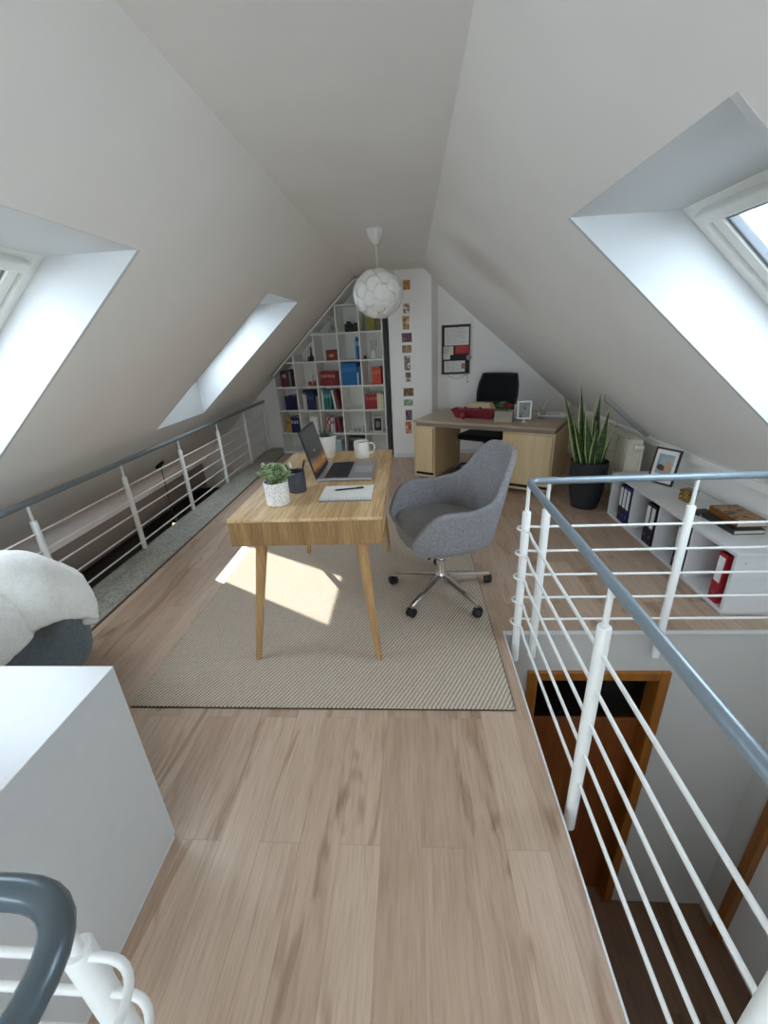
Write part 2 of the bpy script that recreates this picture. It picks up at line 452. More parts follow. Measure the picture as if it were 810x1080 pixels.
for a, b in (((GW[0], GW[2]), (GW[0] + .06, GW[3])), ((GW[1] - .06, GW[2]), (GW[1], GW[3])), ((GW[0], GW[2]), (GW[1], GW[2] + .06)), ((GW[0], GW[3] - .06), (GW[1], GW[3])), (((GW[0] + GW[1]) / 2 - .04, GW[2]), ((GW[0] + GW[1]) / 2 + .04, GW[3]))):
    mb.box((a[0], YF - .09, a[1]), (b[0], YF - .02, b[1]), .004)
mb.build('frame', M['winframe'], w)
MB().box((GW[0] + .05, YF - .06, GW[2] + .05), (GW[1] - .05, YF - .05, GW[3] - .05)).build('pane', M['glass'], w)
struct(w, 'unseen white framed gable window added for daylight', 'window')
struct(MB().box((-3.52, YF, -2.4), (-3.42, 6.75, -.22)).build('wall_eaves', wall_paint('taupe_paint', '#7d7168')), 'low outer wall of storey below', 'wall')
# stairwell
dx0, dx1, dz = .60, 1.35, -.262
mb = MB()
mb.box((.30, SY, -2.4), (dx0, SY + .12, -.25)); mb.box((dx1, SY, -2.4), (KX, SY + .12, -.25)); mb.box((dx0, SY, dz), (dx1, SY + .12, -.25))
mb.box((.455, SY - .001, -.25), (KX, SY + .05, -.012))
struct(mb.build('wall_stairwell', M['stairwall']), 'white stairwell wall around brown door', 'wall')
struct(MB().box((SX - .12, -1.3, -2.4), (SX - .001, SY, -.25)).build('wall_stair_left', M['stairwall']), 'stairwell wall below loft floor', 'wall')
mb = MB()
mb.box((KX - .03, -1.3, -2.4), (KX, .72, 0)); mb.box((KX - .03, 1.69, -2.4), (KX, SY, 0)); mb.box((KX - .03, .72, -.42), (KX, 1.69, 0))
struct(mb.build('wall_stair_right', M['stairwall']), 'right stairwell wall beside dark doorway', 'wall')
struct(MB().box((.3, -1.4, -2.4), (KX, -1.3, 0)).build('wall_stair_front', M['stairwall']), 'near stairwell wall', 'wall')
def door(name, w, h, open_dark, lab):
    d = bpy.data.objects.new(name, None); COL.objects.link(d)
    m = MB(); f = .055
    m.box((0, -.02, 0), (f, .12, h), .006); m.box((w - f, -.02, 0), (w, .12, h), .006); m.box((f, -.02, h - f), (w - f, .12, h), .006)
    m.build('frame', M['doorframe'], d)
    if not open_dark:
        lf = MB().box((f, .07, 0.01), (w - f, .11, h - .46), .004)
        lf.box((f, .065, h - .47), (w - f, .115, h - .43), .004)
        lf = lf.build('door_leaf', M['door'], d)
        MB().box((f, .085, h - .43), (w - f, .095, h - f)).build('pane', M['darkglass'], d)
        hh = MB().tube([(f + .06, .07, 1.02), (f + .06, .02, 1.02), (f + .16, .015, 1.02)], .008, 8).build('handle', M['chrome'], lf, 40)
    else:
        MB().box((f, .09, 0.01), (w - f, .12, h - f), .003).build('door_leaf', plain('#2a1408', .5), d)
    return struct(d, lab, 'door')
place(door('door_1', dx1 - dx0, 2.138, False, 'red-brown wooden door with dark top light in stairwell'), (dx0, SY, -2.4))
place(door('door_2', .97, 1.98, True, 'dark brown door in right stairwell wall'), (KX - .03, 1.69, -2.4), -PI / 2)
# walls around the small stair opening at the near left
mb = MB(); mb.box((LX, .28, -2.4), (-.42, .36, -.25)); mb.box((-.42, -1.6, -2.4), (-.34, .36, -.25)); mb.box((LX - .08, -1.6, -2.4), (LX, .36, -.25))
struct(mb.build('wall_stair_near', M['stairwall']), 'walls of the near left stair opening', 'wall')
mb = MB(); mb.box((LX, .27, -.02), (-.42, .283, .003)); mb.box((-.425, -1.6, -.02), (-.412, .27, .003))
struct(mb.build('trim_7', M['white']), 'white edge trim of near left opening', 'trim')
mb = MB(); mb.prism([(-.215, 5.432), (.258, 5.381), (.26, 5.391), (-.215, 5.442)], 0, .05)
mb.prism([(.34, 5.56), (1.99, 5.384), (1.99, 5.397), (.34, 5.573)], 0, .05)
struct(mb.build('baseboard_back', M['white']), 'white skirting of gable wall', 'skirting')
struct(MB().box((KX - .012, 1.84, 0), (KX, 5.39, .05)).build('baseboard_right', M['white']), 'white skirting of knee wall', 'skirting')
# strip and pipe under the right slope near the gable
def rs(m, y, off): return slope_pt(1, m, y, off)
mb = MB(); mb.hexa([rs(1.40, 3.58, -.05), rs(1.80, 3.58, -.03), rs(1.80, 3.62, -.03), rs(1.40, 3.62, -.05), rs(1.40, 3.58, .0), rs(1.80, 3.58, .0), rs(1.80, 3.62, 0), rs(1.40, 3.62, 0)])
struct(mb.build('trim_8', plain('#a5a49e', .6)), 'narrow grey batten on the right slope', 'trim')
mb = MB(); mb.box((KX - .05, 2.0, .545), (KX, 5.4, .60), .006)
struct(mb.build('trim_9', M['paint']), 'plaster ledge between slope and knee wall', 'trim')

# ------------------------------------------------------------------ railings
def post(par, x, y, zt, zh, zb=-.12):
    m = MB().lathe([(.0, zb), (.019, zb), (.019, zt - .004), (.016, zt), (0, zt)], (x, y, 0), 16)
    p = m.build('post', M['railwhite'], par, 40)
    MB().lathe([(0, zt), (.0085, zt), (.0085, zh), (0, zh)], (x, y, 0), 10).build('stem', M['railwhite'], p, 40)
t = thing('stair_railing', 'white metal railing with blue-grey handrail turning around right stairwell', 'railing')
hx, hy, hz = .503, 1.785, .845
pts = [(hx, -1.1, hz)] + arc_corner((hx, 0, hz), (hx, hy, hz), (2, hy, hz), .05) + [(KX - .02, hy, hz)]
MB().tube(pts, .0155, 16).build('handrail', M['handrail'], t, 50)
for x, y in ((hx, hy - .02), (hx, .955), (hx, .322), (.595, hy), (1.215, hy), (1.83, hy)): post(t, x, y, .712, hz - .012)
for z in (.625, .5, .372, .243, .114):
    q = catmull([(hx + .06, hy, z), (hx + .025, hy + .006, z), (hx - .006, hy + .010, z), (hx - .028, hy - .002, z), (hx - .031, hy - .024, z), (hx - .016, hy - .046, z), (hx + .006, hy - .062, z), (hx + .004, hy - .10, z), (hx, hy - .15, z)], 5)
    MB().tube([(KX - .02, hy, z)] + q + [(hx, -1.1, z)], .0062, 8).build('rung', M['railwhite'], t, 60)
t = thing('ledge_railing', 'long white railing with grey handrail on stone ledge under left slope', 'railing')
lx, lz = -2.15, .706
MB().tube([(lx, -1.9, lz), (lx, 6.17, lz)], .0185, 16).build('handrail', plain('#7f8990', .3, metal=.25, var=.04), t, 50)
for y in (-.4, .42, 1.24, 2.06, 2.88, 3.70, 4.53, 5.34, 6.1): post(t, lx, y, .60, lz - .012, .003)
for z in (.525, .415, .303, .185, .067): MB().tube([(lx, -1.9, z), (lx, 6.17, z)], .0062, 8).build('rung', M['railwhite'], t, 60)
t = thing('landing_railing', 'curved white railing end with dark grey handrail beside low white cabinet', 'railing')
nx, ny = -.402, .272
MB().tube([(-1.7, ny, hz)] + arc_corner((-2, ny, hz), (nx, ny, hz), (nx, -2, hz), .095) + [(nx, -1.5, hz)], .0185, 18).build('handrail', plain('#5d6a72', .25, metal=.25, var=.04), t, 50)
for x, y in ((nx - .065, ny + .002), (-1.1, ny), (nx, -.35)): post(t, x, y, .712, hz - .012)
for z in (.70, .60, .47, .34, .21, .08):
    MB().tube([(-1.7, ny, z)] + arc_corner((-2, ny, z), (nx + .03, ny, z), (nx + .03, -2, z), .06) + [(nx + .03, -1.5, z)], .0062, 8).build('rung', M['railwhite'], t, 60)

# ------------------------------------------------------------------ rug
t = thing('rug', 'beige woven sisal rug with dark bound edge under oak desk', 'rug', (-.435, 2.6, 0))
W, L = 1.665, 2.56
MB().box((-W / 2, -1.276, .001), (W / 2, L - 1.276, .011), .002).build('pile', M['rug'], t)
mb = MB()
for a, b in (((-W / 2 - .004, -1.280), (W / 2 + .004, -1.276)), ((-W / 2 - .004, L - 1.276), (W / 2 + .004, L - 1.271)), ((-W / 2 - .004, -1.276), (-W / 2, L - 1.276)), ((W / 2, -1.276), (W / 2 + .004, L - 1.276))):
    mb.box((*a, .0005), (*b, .0055))
mb.build('binding', M['rugedge'], t)
RZ = .011
# ------------------------------------------------------------------ oak writing desk
DZ, DX0, DX1, DY0, DY1 = .768, -.803, -.133, 1.608, 2.76
t = thing('writing_desk', 'light oak writing desk with four tapered legs standing on the rug', 'desk', ((DX0 + DX1) / 2, (DY0 + DY1) / 2, RZ))
w2, l2 = (DX1 - DX0) / 2, (DY1 - DY0) / 2; zt = DZ - RZ
MB().box((-w2, -l2, zt - .016), (w2, l2, zt), .003).build('desktop', M['oak'], t)
mb = MB(); b0 = zt - .127
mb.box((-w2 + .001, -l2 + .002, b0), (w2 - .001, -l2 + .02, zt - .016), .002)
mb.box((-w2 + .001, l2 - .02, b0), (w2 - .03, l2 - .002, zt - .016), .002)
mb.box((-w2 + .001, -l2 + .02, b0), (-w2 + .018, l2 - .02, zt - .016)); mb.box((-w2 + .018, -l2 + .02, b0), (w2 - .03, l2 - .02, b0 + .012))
mb.build('case', M['oakshade'], t)
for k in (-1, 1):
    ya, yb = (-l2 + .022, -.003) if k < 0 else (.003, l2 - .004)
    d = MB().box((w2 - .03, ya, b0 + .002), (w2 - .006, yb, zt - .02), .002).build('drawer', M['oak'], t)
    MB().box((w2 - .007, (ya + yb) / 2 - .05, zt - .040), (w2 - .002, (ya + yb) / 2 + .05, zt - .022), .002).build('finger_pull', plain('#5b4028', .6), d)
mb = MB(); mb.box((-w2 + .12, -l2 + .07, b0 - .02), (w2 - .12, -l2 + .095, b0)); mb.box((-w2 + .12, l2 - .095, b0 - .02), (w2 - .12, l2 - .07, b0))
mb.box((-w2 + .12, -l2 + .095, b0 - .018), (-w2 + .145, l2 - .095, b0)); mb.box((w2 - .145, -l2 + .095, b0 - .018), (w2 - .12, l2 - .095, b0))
mb.build('under_frame', M['oakshade'], t)
for sx in (-1, 1):
    for sy in (-1, 1):
        MB().tube([(sx * w2 - (.111 if sx < 0 else .108) * sx, sy * (l2 - .075), b0), (sx * w2 - (.014 if sx < 0 else .054) * sx, sy * (l2 - .012), 0)], [.027, .0145], 14).build('leg', M['oakz'], t, 40)

# things on the desk --------------------------------------------------
def leaf(mb, base, d, up, L, W, curl=.25, fold=.15, seg=4):
    d = Vector(d).normalized(); up = Vector(up); side = d.cross(up)
    if side.length < 1e-3: side = Vector((1, 0, 0))
    side.normalize(); n = side.cross(d).normalized()
    rows = []
    for i in range(seg + 1):
        u = i / seg; w = W * math.sin(PI * min(1, (u * .93 + .04))) ** .8
        c = Vector(base) + d * (L * u) - n * (curl * L * u * u)
        rows.append([mb.bm.verts.new(c + side * w * .5 * k + n * (abs(k) * fold * w)) for k in (-1, 0, 1)])
    for a, b in zip(rows, rows[1:]):
        for k in (0, 1): mb.bm.faces.new((a[k], a[k + 1], b[k + 1], b[k]))
def leafmat(name, a, c, sc=40):
    m, nt, b = newmat(name); f = noise(nt, coords(nt), sc, 2)
    nt.links.new(ramp(nt, f, [(.35, a), (.65, c)]), b.inputs['Base Color']); b.inputs['Roughness'].default_value = .4
    return m
def dotted(name, base, dot):
    m, nt, b = newmat(name); v = coords(nt)
    vo = nd(nt, 'ShaderNodeTexVoronoi'); vo.inputs['Scale'].default_value = 150; nt.links.new(v, vo.inputs['Vector'])
    nt.links.new(ramp(nt, vo.outputs['Distance'], [(.22, dot), (.42, base)]), b.inputs['Base Color'])
    b.inputs['Roughness'].default_value = .6; bump(nt, b, vo.outputs['Distance'], .4, .003); return m
t = thing('potted_plant', 'small green leafy plant in white speckled pot at desk front corner', 'plant', (-.628, 1.797, DZ))
MB().lathe([(0, 0), (.047, 0), (.053, .004), (.056, .105), (.0565, .110), (.051, .110), (.050, .09), (0, .09)], seg=32).build('pot', dotted('speckled_pot', '#e9e7e2', '#a4a09a'), t, 40)
MB().lathe([(0, .094), (.035, .093), (.05, .088)], seg=20).build('soil', M['soil'], t)
mb = MB(); st = MB()
for k in range(30):
    a = random.uniform(0, 2 * PI); r = random.uniform(0, .032); sp = random.uniform(.1, 1)
    p0 = Vector((r * math.cos(a), r * math.sin(a), .092)); out = Vector((math.cos(a), math.sin(a), 0))
    if k < 3: out = Vector((-.9, .1, 0)); sp = 1.0
    h = random.uniform(.055, .118) * (1.1 - .45 * sp)
    pts = [p0 + out * sp * .068 * u + Vector((0, 0, h * math.sin(u * 1.7))) for u in (0, .3, .65, 1)]
    st.tube(pts, .0011, 5)
    for j in range(9):
        u = .25 + .75 * j / 8; i = min(2, int(u * 3)); q = pts[i].lerp(pts[i + 1], u * 3 - i)
        aa = j * 2.4 + k; dd = Vector((math.cos(aa), math.sin(aa), random.uniform(.1, .9)))
        leaf(mb, q, dd, (0, 0, 1), random.uniform(.017, .027), random.uniform(.013, .019), .2, .2, 3)
mb.build('leaves', leafmat('herb_leaf', '#6d8c4b', '#c9dcae'), t, 60); st.build('stems', plain('#5d7a3a', .6), t)

t = thing('pencil_cup', 'dark grey pencil cup behind the speckled plant pot', 'pencil cup', (-.578, 1.965, DZ))
MB().lathe([(0, 0), (.040, 0), (.043, .003), (.043, .104), (.042, .106), (.040, .104), (.040, .006), (0, .006)], seg=32).build('cup', plain('#3b3e45', .6, name='cup_grey'), t, 40)
for (dx, dy, tx, ty, L, lab) in ((-.018, -.005, -.042, -.02, .145, 'black pen tilted left in the grey pencil cup'), (.015, .012, .048, .02, .155, 'black marker tilted right in the grey pencil cup'), (-.008, .014, -.034, .03, .140, 'white tipped pen in the grey pencil cup')):
    p = thing('pen', lab, 'pen', (-.578 + dx * .3, 1.965 + dy * .3, DZ + .0085), 0, 'pens in the pencil cup')
    v = Vector((tx - dx * .3, ty - dy * .3, L)).normalized()
    pm = plain('#e8e6e0', .4) if 'white' in lab else M['black']
    MB().tube([v * .001, v * .02, v * (L * .75)], [.0015, .0042, .0042], 10).build('barrel', M['black'], p, 40)
    MB().tube([v * (L * .75), v * (L - .003), v * L], [.0047, .0047, .002], 10).build('cap', pm, p, 40)

t = thing('notebook', 'open white spiral notebook lying on oak desk near its front', 'notebook', (-.318, 1.895, DZ))
MB().box((-.122, -.10, 0), (.122, .096, .003), .001).build('cover', plain('#8f8c88', .6), t)
MB().box((-.122, -.085, .003), (.122, .095, .013), .001).build('pages', M['paper'], t)
mb = MB()
for i in range(24):
    x = -.115 + i * .01
    mb.tube([(x, -.089 + .008 * math.cos(a), .008 + .0085 * math.sin(a)) for a in [k * 2 * PI / 9 for k in range(9)]], .0009, 5, closed=True)
o = mb.build('spiral_binding', plain('#6d6a68', .4, metal=.6), t, 60)
p = thing('pen', 'black pen lying across the open spiral notebook', 'pen', (-.315, 1.925, DZ + .0132), .22)
MB().tube([(-.07, 0, .0042), (-.058, 0, .0042), (.035, 0, .0042)], [.001, .0042, .0042], 10).build('barrel', M['black'], p, 40)
mb = MB().tube([(.035, 0, .0042), (.072, 0, .0042), (.075, 0, .0042)], [.0047, .0047, .003], 10); mb.box((.04, -.0012, .0085), (.07, .0012, .0098)); mb.build('cap', plain('#1d1d20', .3), p, 40)

# laptop: faces right, towards the grey chair
t = thing('laptop', 'open silver laptop with dark screen on oak desk', 'laptop', (-.361, 2.267, DZ))
MB().box((-.147, -.172, .002), (.147, .172, .017), .005).build('base', M['silver'], t)
mb = MB()
for cx in range(6):
    ncol = 13
    for cy in range(ncol):
        if cx == 5 and 4 <= cy <= 8: continue
        x = -.108 + cx * .0205; y = -.148 + cy * (.296 / ncol)
        mb.box((x, y + .0012, .0165), (x + .0185, y + .296 / ncol - .0012, .0188), .0006, seg=1)
mb.box((-.108 + 5 * .0205, -.148 + 4 * .0228, .0165), (-.108 + 5 * .0205 + .0185, -.148 + 9 * .0228, .0188))
mb.build('keyboard', plain('#1c1d20', .5), t)
MB().box((-.111, -.151, .0168), (.016, .151, .0175)).build('keyboard_well', plain('#2a2b2e', .5), t)
MB().box((.035, -.06, .0168), (.135, .06, .0176), .0003).build('trackpad', plain('#bababd', .3, metal=.4), t)
MB().tube([(-.147, -.13, .012), (-.147, .13, .012)], .006, 10).build('hinge', plain('#2a2b2e', .4), t, 40)
lx_, lzz = -.068, .252; ll = math.hypot(lx_, lzz); ang = math.atan2(lzz, lx_)
R_ = Matrix.Translation((-.149, 0, .014)) @ Matrix.Rotation(-(ang), 4, 'Y')
lid = MB().box((0, -.172, -.002), (ll, .172, .004), .0028, R_).build('lid', plain('#37383c', .4, metal=.3), t)
def screen_mat():
    m, nt, b = newmat('laptop_wallpaper'); tc = nd(nt, 'ShaderNodeTexCoord'); sp = nd(nt, 'ShaderNodeSeparateXYZ'); nt.links.new(tc.outputs['Object'], sp.inputs[0])
    f = noise(nt, coords(nt, (1, 1, .4)), 22, 4)
    ma = nd(nt, 'ShaderNodeMath', operation='MULTIPLY_ADD'); ma.inputs[1].default_value = .22; nt.links.new(f, ma.inputs[0])
    mz = nd(nt, 'ShaderNodeMath', operation='MULTIPLY_ADD'); mz.inputs[1].default_value = 3.1; mz.inputs[2].default_value = 0; nt.links.new(sp.outputs['Z'], mz.inputs[0]); nt.links.new(mz.outputs[0], ma.inputs[2])
    c = ramp(nt, ma.outputs[0], [(.08, '#141210'), (.2, '#2c2420'), (.30, '#8a5a2c'), (.38, '#6b4a38'), (.46, '#2c2a2e'), (.7, '#232326')])
    nt.links.new(c, b.inputs['Base Color']); nt.links.new(c, b.inputs['Emission Color']); b.inputs['Emission Strength'].default_value = .35; b.inputs['Roughness'].default_value = .18
    return m
# bezel and screen lie on the inner side, the one the chair sees
MB().box((.006, -.168, -.0035), (ll - .004, .168, -.0018), 0, R_).build('bezel', plain('#0e0e10', .25), lid)
MB().box((.02, -.160, -.0040), (ll - .012, .160, -.0033), 0, R_).build('screen', screen_mat(), lid)
mb = MB()
for i, (a, b_) in enumerate(((-.03, -.012), (-.03, -.018))): mb.box((.124 + .006 * i, a, -.0046), (.126 + .006 * i, b_, -.0039), 0, R_)
mb.build('screen_text', emit('screen_white', '#d8d8d8', .3), lid)

t = thing('mug', 'white coffee mug on the far right corner of oak desk', 'mug', (-.318, 2.585, DZ))
MB().lathe([(0, 0), (.040, 0), (.045, .004), (.0475, .03), (.0475, .10), (.046, .103), (.0435, .10), (.043, .03), (.038, .012), (0, .009)], seg=36).build('body', M['ceramic'], t, 50)
MB().tube(catmull([(.0455, .008, .085), (.066, .012, .088), (.08, .014, .066), (.076, .013, .038), (.056, .01, .022), (.0465, .008, .026)], 6), .0058, 10, flat=.7).build('handle', M['ceramic'], t, 60)
MB().lathe([(0, .088), (.0432, .088)], seg=28).build('coffee', plain('#3a2415', .2), t)
MB().lathe([(0, .0005), (.05, .0005), (.07, .004), (.069, .0055), (.05, .0025), (0, .002)], (.0, 0, -.0005), 32).build('saucer', plain('#cfc0a2', .4), t, 50)

t = thing('succulent', 'small spiky succulent in plain white pot behind the laptop', 'plant', (-.545, 2.625, DZ))
MB().lathe([(0, 0), (.043, 0), (.046, .003), (.066, .135), (.0665, .14), (.061, .14), (.060, .12), (0, .12)], seg=32).build('pot', plain('#d9d5cd', .6), t, 40)
MB().lathe([(0, .124), (.04, .123), (.061, .12)], seg=20).build('soil', M['soil'], t)
mb = MB()
for k in range(18):
    a = k * 2.4; e = .25 + .85 * (k / 18)
    d = Vector((math.cos(a) * math.cos(e), math.sin(a) * math.cos(e), math.sin(e)))
    L = .062 + .012 * random.random()
    mb.tube([d * .006 + Vector((0, 0, .122)), d * L * .5 + Vector((0, 0, .122)), d * L + Vector((0, 0, .126))], [.009, .008, .0012], 6, flat=.5)
mb.build('leaves', leafmat('succulent_leaf', '#2f4a34', '#58745a'), t, 60)

# ------------------------------------------------------------------ grey swivel chair
def shell_chair(name, label, loc, rz, fabm, seatm, H=.885, arm=.655, zb=.375):
    t = thing(name, label, 'chair', loc, rz)      # front of the chair is +X
    def plan(u):                        # u -1..1 around the back from one arm tip to the other
        a = u * 2.42; a0 = abs(a)
        x = -math.cos(a); y = math.sin(a)
        X = .275 * math.copysign(abs(x) ** .75, x) + .015; Y = .288 * math.copysign(abs(y) ** .72, y)
        return X, Y
    def top(u):
        b = 1 / (1 + math.exp((abs(u) - .285) * 26)); fr = max(0, (abs(u) - .68) / .32)
        return arm + (H - arm) * b - .02 * math.exp(-((abs(u) - .6) / .15) ** 2) - .19 * fr ** 1.8
    def f(u, v):
        u = u * 2 - 1; X, Y = plan(u); zt = top(u)
        if v < .25:
            k = v / .25; s = .62 + .34 * math.sin(k * PI / 2); z = zb + .05 * (1 - math.cos(k * PI / 2))
        else:
            k = (v - .25) / .75; s = .96 + .09 * k ** .8; z = zb + .05 + (zt - zb - .05) * k
        bk = 1 / (1 + math.exp((abs(u) - .36) * 14)); rec = .115 * bk * max(0, (z - .42) / .48) ** 1.2
        wn = 1 - .16 * bk * max(0, (z - .62) / .28)
        return (X * s - rec, Y * s * wn, z)
    mb = MB().grid(f, 45, 14)
    mb.build('shell', fabm, t, 0, solid=.036, sub=1, offset=0)
    # pan closing the shell underneath
    mb = MB()
    ring = [f(i / 44, 0) for i in range(45)]
    mb.prism([(p[0], p[1]) for p in ring], zb - .016, zb + .014); mb.build('seat_pan', fabm, t, 40)
    poly = []
    for i in range(33):
        X, Y = plan(-.93 + 1.86 * i / 32); poly.append((X * .89 + .008, Y * .89))
    poly = [(p[0], p[1]) for p in poly]
    fx = max(p[0] for p in poly) + .045
    yy = abs(poly[0][1])
    poly += [(fx - .01, yy * .80), (fx, yy * .45), (fx + .005, 0), (fx, -yy * .45), (fx - .01, -yy * .80)]
    mb = MB(); mb.prism(poly, zb + .02, max(zb + .097, .42), bev=.016)
    mb.build('seat_cushion', seatm, t, 60)
    return t
CX, CY = .155, 2.205
t = shell_chair('office_chair', 'grey upholstered swivel chair with chrome star base beside oak desk', (CX, CY, RZ), PI + .30, M['chairfab'], M['seatfab'])
MB().lathe([(0, .10), (.028, .10), (.028, .20), (.030, .202), (.030, .225), (.019, .227), (.019, .36), (0, .36)], seg=20).build('column', M['chrome'], t, 40)
MB().lathe([(0, .085), (.034, .088), (.038, .11), (.03, .135), (0, .135)], seg=20).build('hub', M['chrome'], t, 40)
MB().tube([(.02, .02, .335), (.10, .13, .345), (.14, .18, .34)], .006, 8).build('tilt_lever', M['black'], t, 40)
def caster(par, x, y, a):
    c = bpy.data.objects.new('caster', None); COL.objects.link(c); c.parent = par; c.location = (x, y, 0); c.rotation_euler = (0, 0, a)
    for s in (-1, 1):
        MB().lathe([(0, -.011), (.019, -.011), (.026, -.007), (.0275, 0), (.026, .007), (.019, .011), (0, .011)], (0, 0, 0), 20, Matrix.Translation((0, s * .014, .0275)) @ Matrix.Rotation(PI / 2, 4, 'X')).build('wheel', M['black'], c, 40)
    mb = MB().tube([(0, -.003, .0275), (0, .003, .0275)], .026, 14); mb.tube([(0, 0, .03), (0, 0, .072)], .006, 8); mb.build('fork', M['black'], c, 40)
for k in range(5):
    a = PI / 2 + k * 2 * PI / 5 - (PI + .30)
    ex, ey = .31 * math.cos(a), .31 * math.sin(a)
    mb = MB()
    n = 7
    def sect(i):
        u = i / (n - 1); r = .03 + .285 * u; w = .025 - .011 * u; zt_ = .125 - .048 * u ** 1.15; th = .032 - .014 * u
        ca, sa = math.cos(a), math.sin(a)
        pr = [(-w, -th), (-w, -.006), (-w * .55, 0), (w * .55, 0), (w, -.006), (w, -th)]
        return [mb.bm.verts.new((r * ca - q * sa, r * sa + q * ca, zt_ + z)) for q, z in pr]
    rings = [sect(i) for i in range(n)]
    for p, q in zip(rings, rings[1:]):
        for j in range(6): mb.bm.faces.new((p[j], p[(j + 1) % 6], q[(j + 1) % 6], q[j]))
    mb.bm.faces.new(rings[0]); mb.bm.faces.new(rings[-1][::-1])
    mb.build('leg', M['chrome'], t, 35)
    caster(t, ex, ey, a + .6 * (k - 2))

# ------------------------------------------------------------------ pendant lamp
t = thing('pendant_lamp', 'white globe pendant lamp of overlapping petals hanging from ceiling', 'lamp', (-.222, 3.47, 1.765))
MB().lathe([(0, .405), (.060, .405), (.062, .398), (.050, .35), (.030, .318), (.012, .306), (0, .306)], seg=24).build('canopy', plain('#dcdad4', .4), t, 50)
MB().tube([(0, 0, .305), (0, 0, .12)], .003, 8).build('cord', plain('#e4e2dc', .5), t)
shade_m, nt, b = newmat('petal_plastic')
b.inputs['Base Color'].default_value = lin('#f2f1ec'); b.inputs['Roughness'].default_value = .5; b.inputs['Subsurface Weight'].default_value = .0
b.inputs['Transmission Weight'].default_value = .0
R0 = .180
mb = MB()
bmesh.ops.create_uvsphere(mb.bm, u_segments=28, v_segments=16, radius=R0 * .96, matrix=Matrix.Diagonal((1, 1, .88, 1)))
shade = mb.build('shade', shade_m, t, 60)
gold = PI * (3 - math.sqrt(5)); NP = 46
for i in range(NP):
    z = 1 - 2 * (i + .5) / NP; r = math.sqrt(1 - z * z); a = i * gold
    n = Vector((r * math.cos(a), r * math.sin(a), z)); c = Vector((n.x, n.y, n.z * .88)) * R0
    e1 = n.cross(Vector((.2, .1, 1))).normalized(); e2 = n.cross(e1)
    mb = MB(); tilt = Vector((random.uniform(-.12, .12), random.uniform(-.12, .12)))
    def pf(u, v):
        aa = u * 2 * PI; rr = .062 * v * (1 + .06 * math.cos(5 * aa + i))
        x, y = rr * math.cos(aa), rr * math.sin(aa)
        return c + e1 * x + e2 * y + n * (.004 - rr * rr * 2.6 + x * tilt.x + y * tilt.y)
    mb.grid(pf, 14, 4, cu=True); bmesh.ops.remove_doubles(mb.bm, verts=mb.bm.verts[:], dist=1e-6)
    mb.build('petal', shade_m, shade, 60, solid=.0012)

# ------------------------------------------------------------------ white cabinet, tub chair, throw
t = thing('low_cabinet', 'plain white low cabinet at the near left by landing railing', 'cabinet', (-1.34, .565, 0))
cx, cy = .55, .25
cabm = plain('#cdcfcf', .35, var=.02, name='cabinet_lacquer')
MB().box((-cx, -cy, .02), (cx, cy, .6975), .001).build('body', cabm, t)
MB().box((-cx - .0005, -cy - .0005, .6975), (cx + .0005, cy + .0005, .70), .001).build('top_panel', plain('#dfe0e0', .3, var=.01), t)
MB().box((-cx + .004, -cy + .004, 0), (cx - .004, cy - .004, .02)).build('plinth', plain('#d9dad8', .5), t)
for sx in (-1, 1):
    d = MB().box((sx * .005 if sx > 0 else -cx + .004, -cy - .018, .03), (cx - .004 if sx > 0 else -.005, -cy, .675), .002).build('door', M['white'], t)
    MB().tube([(sx * .05, -cy - .022, .40), (sx * .05, -cy - .022, .52)], .006, 10).build('handle', M['chrome'], d, 40)

t = shell_chair('armchair', 'slate grey tub armchair under a white throw behind white cabinet', (-1.725, 1.305, 0), PI / 2 + .9, M['tubfab'], M['tubfab'], .79, .54, .20)
for sx in (-1, 1):
    for sy in (-1, 1):
        MB().tube([(sx * .13, sy * .13, .19), (sx * .15, sy * .15, 0)], [.02, .011], 12).build('leg', M['black'], t, 40)
TC, TR = Vector((-1.725, 1.305, 0)), PI / 2 + .9
def throw_pt(u, v):
    ly = .30 - .57 * u
    e = max(0, (u - .70) / .30)
    prof = [(.15, .46), (.12, .60), (.085, .72), (.05, .785), (0, .81), (-.04, .79), (-.062, .745), (-.072, .70), (-.074, .655 - .34 * (1 - u) ** 1.1)]
    k = v * (len(prof) - 1); i = min(len(prof) - 2, int(k)); f = k - i
    lx = prof[i][0] * (1 - f) + prof[i + 1][0] * f; z = prof[i][1] * (1 - f) + prof[i + 1][1] * f
    w = .024 * math.exp(-((u - .50 - .28 * v) / .055) ** 2) - .016 * math.exp(-((u - .38 - .34 * v) / .06) ** 2) + .016 * math.exp(-((u - .86 + .1 * v) / .04) ** 2) + .009 * math.sin(9 * u + 5 * v) + .007 * math.sin(17 * u - 9 * v + 1) + .011 * math.sin(4.5 * u - 3 * v)
    z = max(z - .15 * e ** 1.8, .50 if u > .75 else .38)
    p = Vector((-.345 + .12 * abs(ly) ** 1.3 + lx + w * (-1 if v > .5 else .4), ly + .015 * math.sin(6 * v), z + w * .5))
    return tuple(TC + Matrix.Rotation(TR, 3, 'Z') @ p)
o = MB().grid(throw_pt, 30, 26).build('throw_blanket', M['throw'], None, 0, solid=.04, sub=2, offset=1)
tag(o, 'fluffy white throw blanket draped over the back of slate armchair', 'blanket')
MB().tube(catmull([Vector(throw_pt(1, v)) + Vector((-.015, -.005, -.012)) for v in (.30, .45, .6, .75, .9, 1)], 5), [.012] + [.026] * 24 + [.020], 12, flat=.8).build('rolled_hem', M['throw'], o, 60)
tx = bpy.data.textures.new('fleece_lumps', 'CLOUDS'); tx.noise_scale = .016
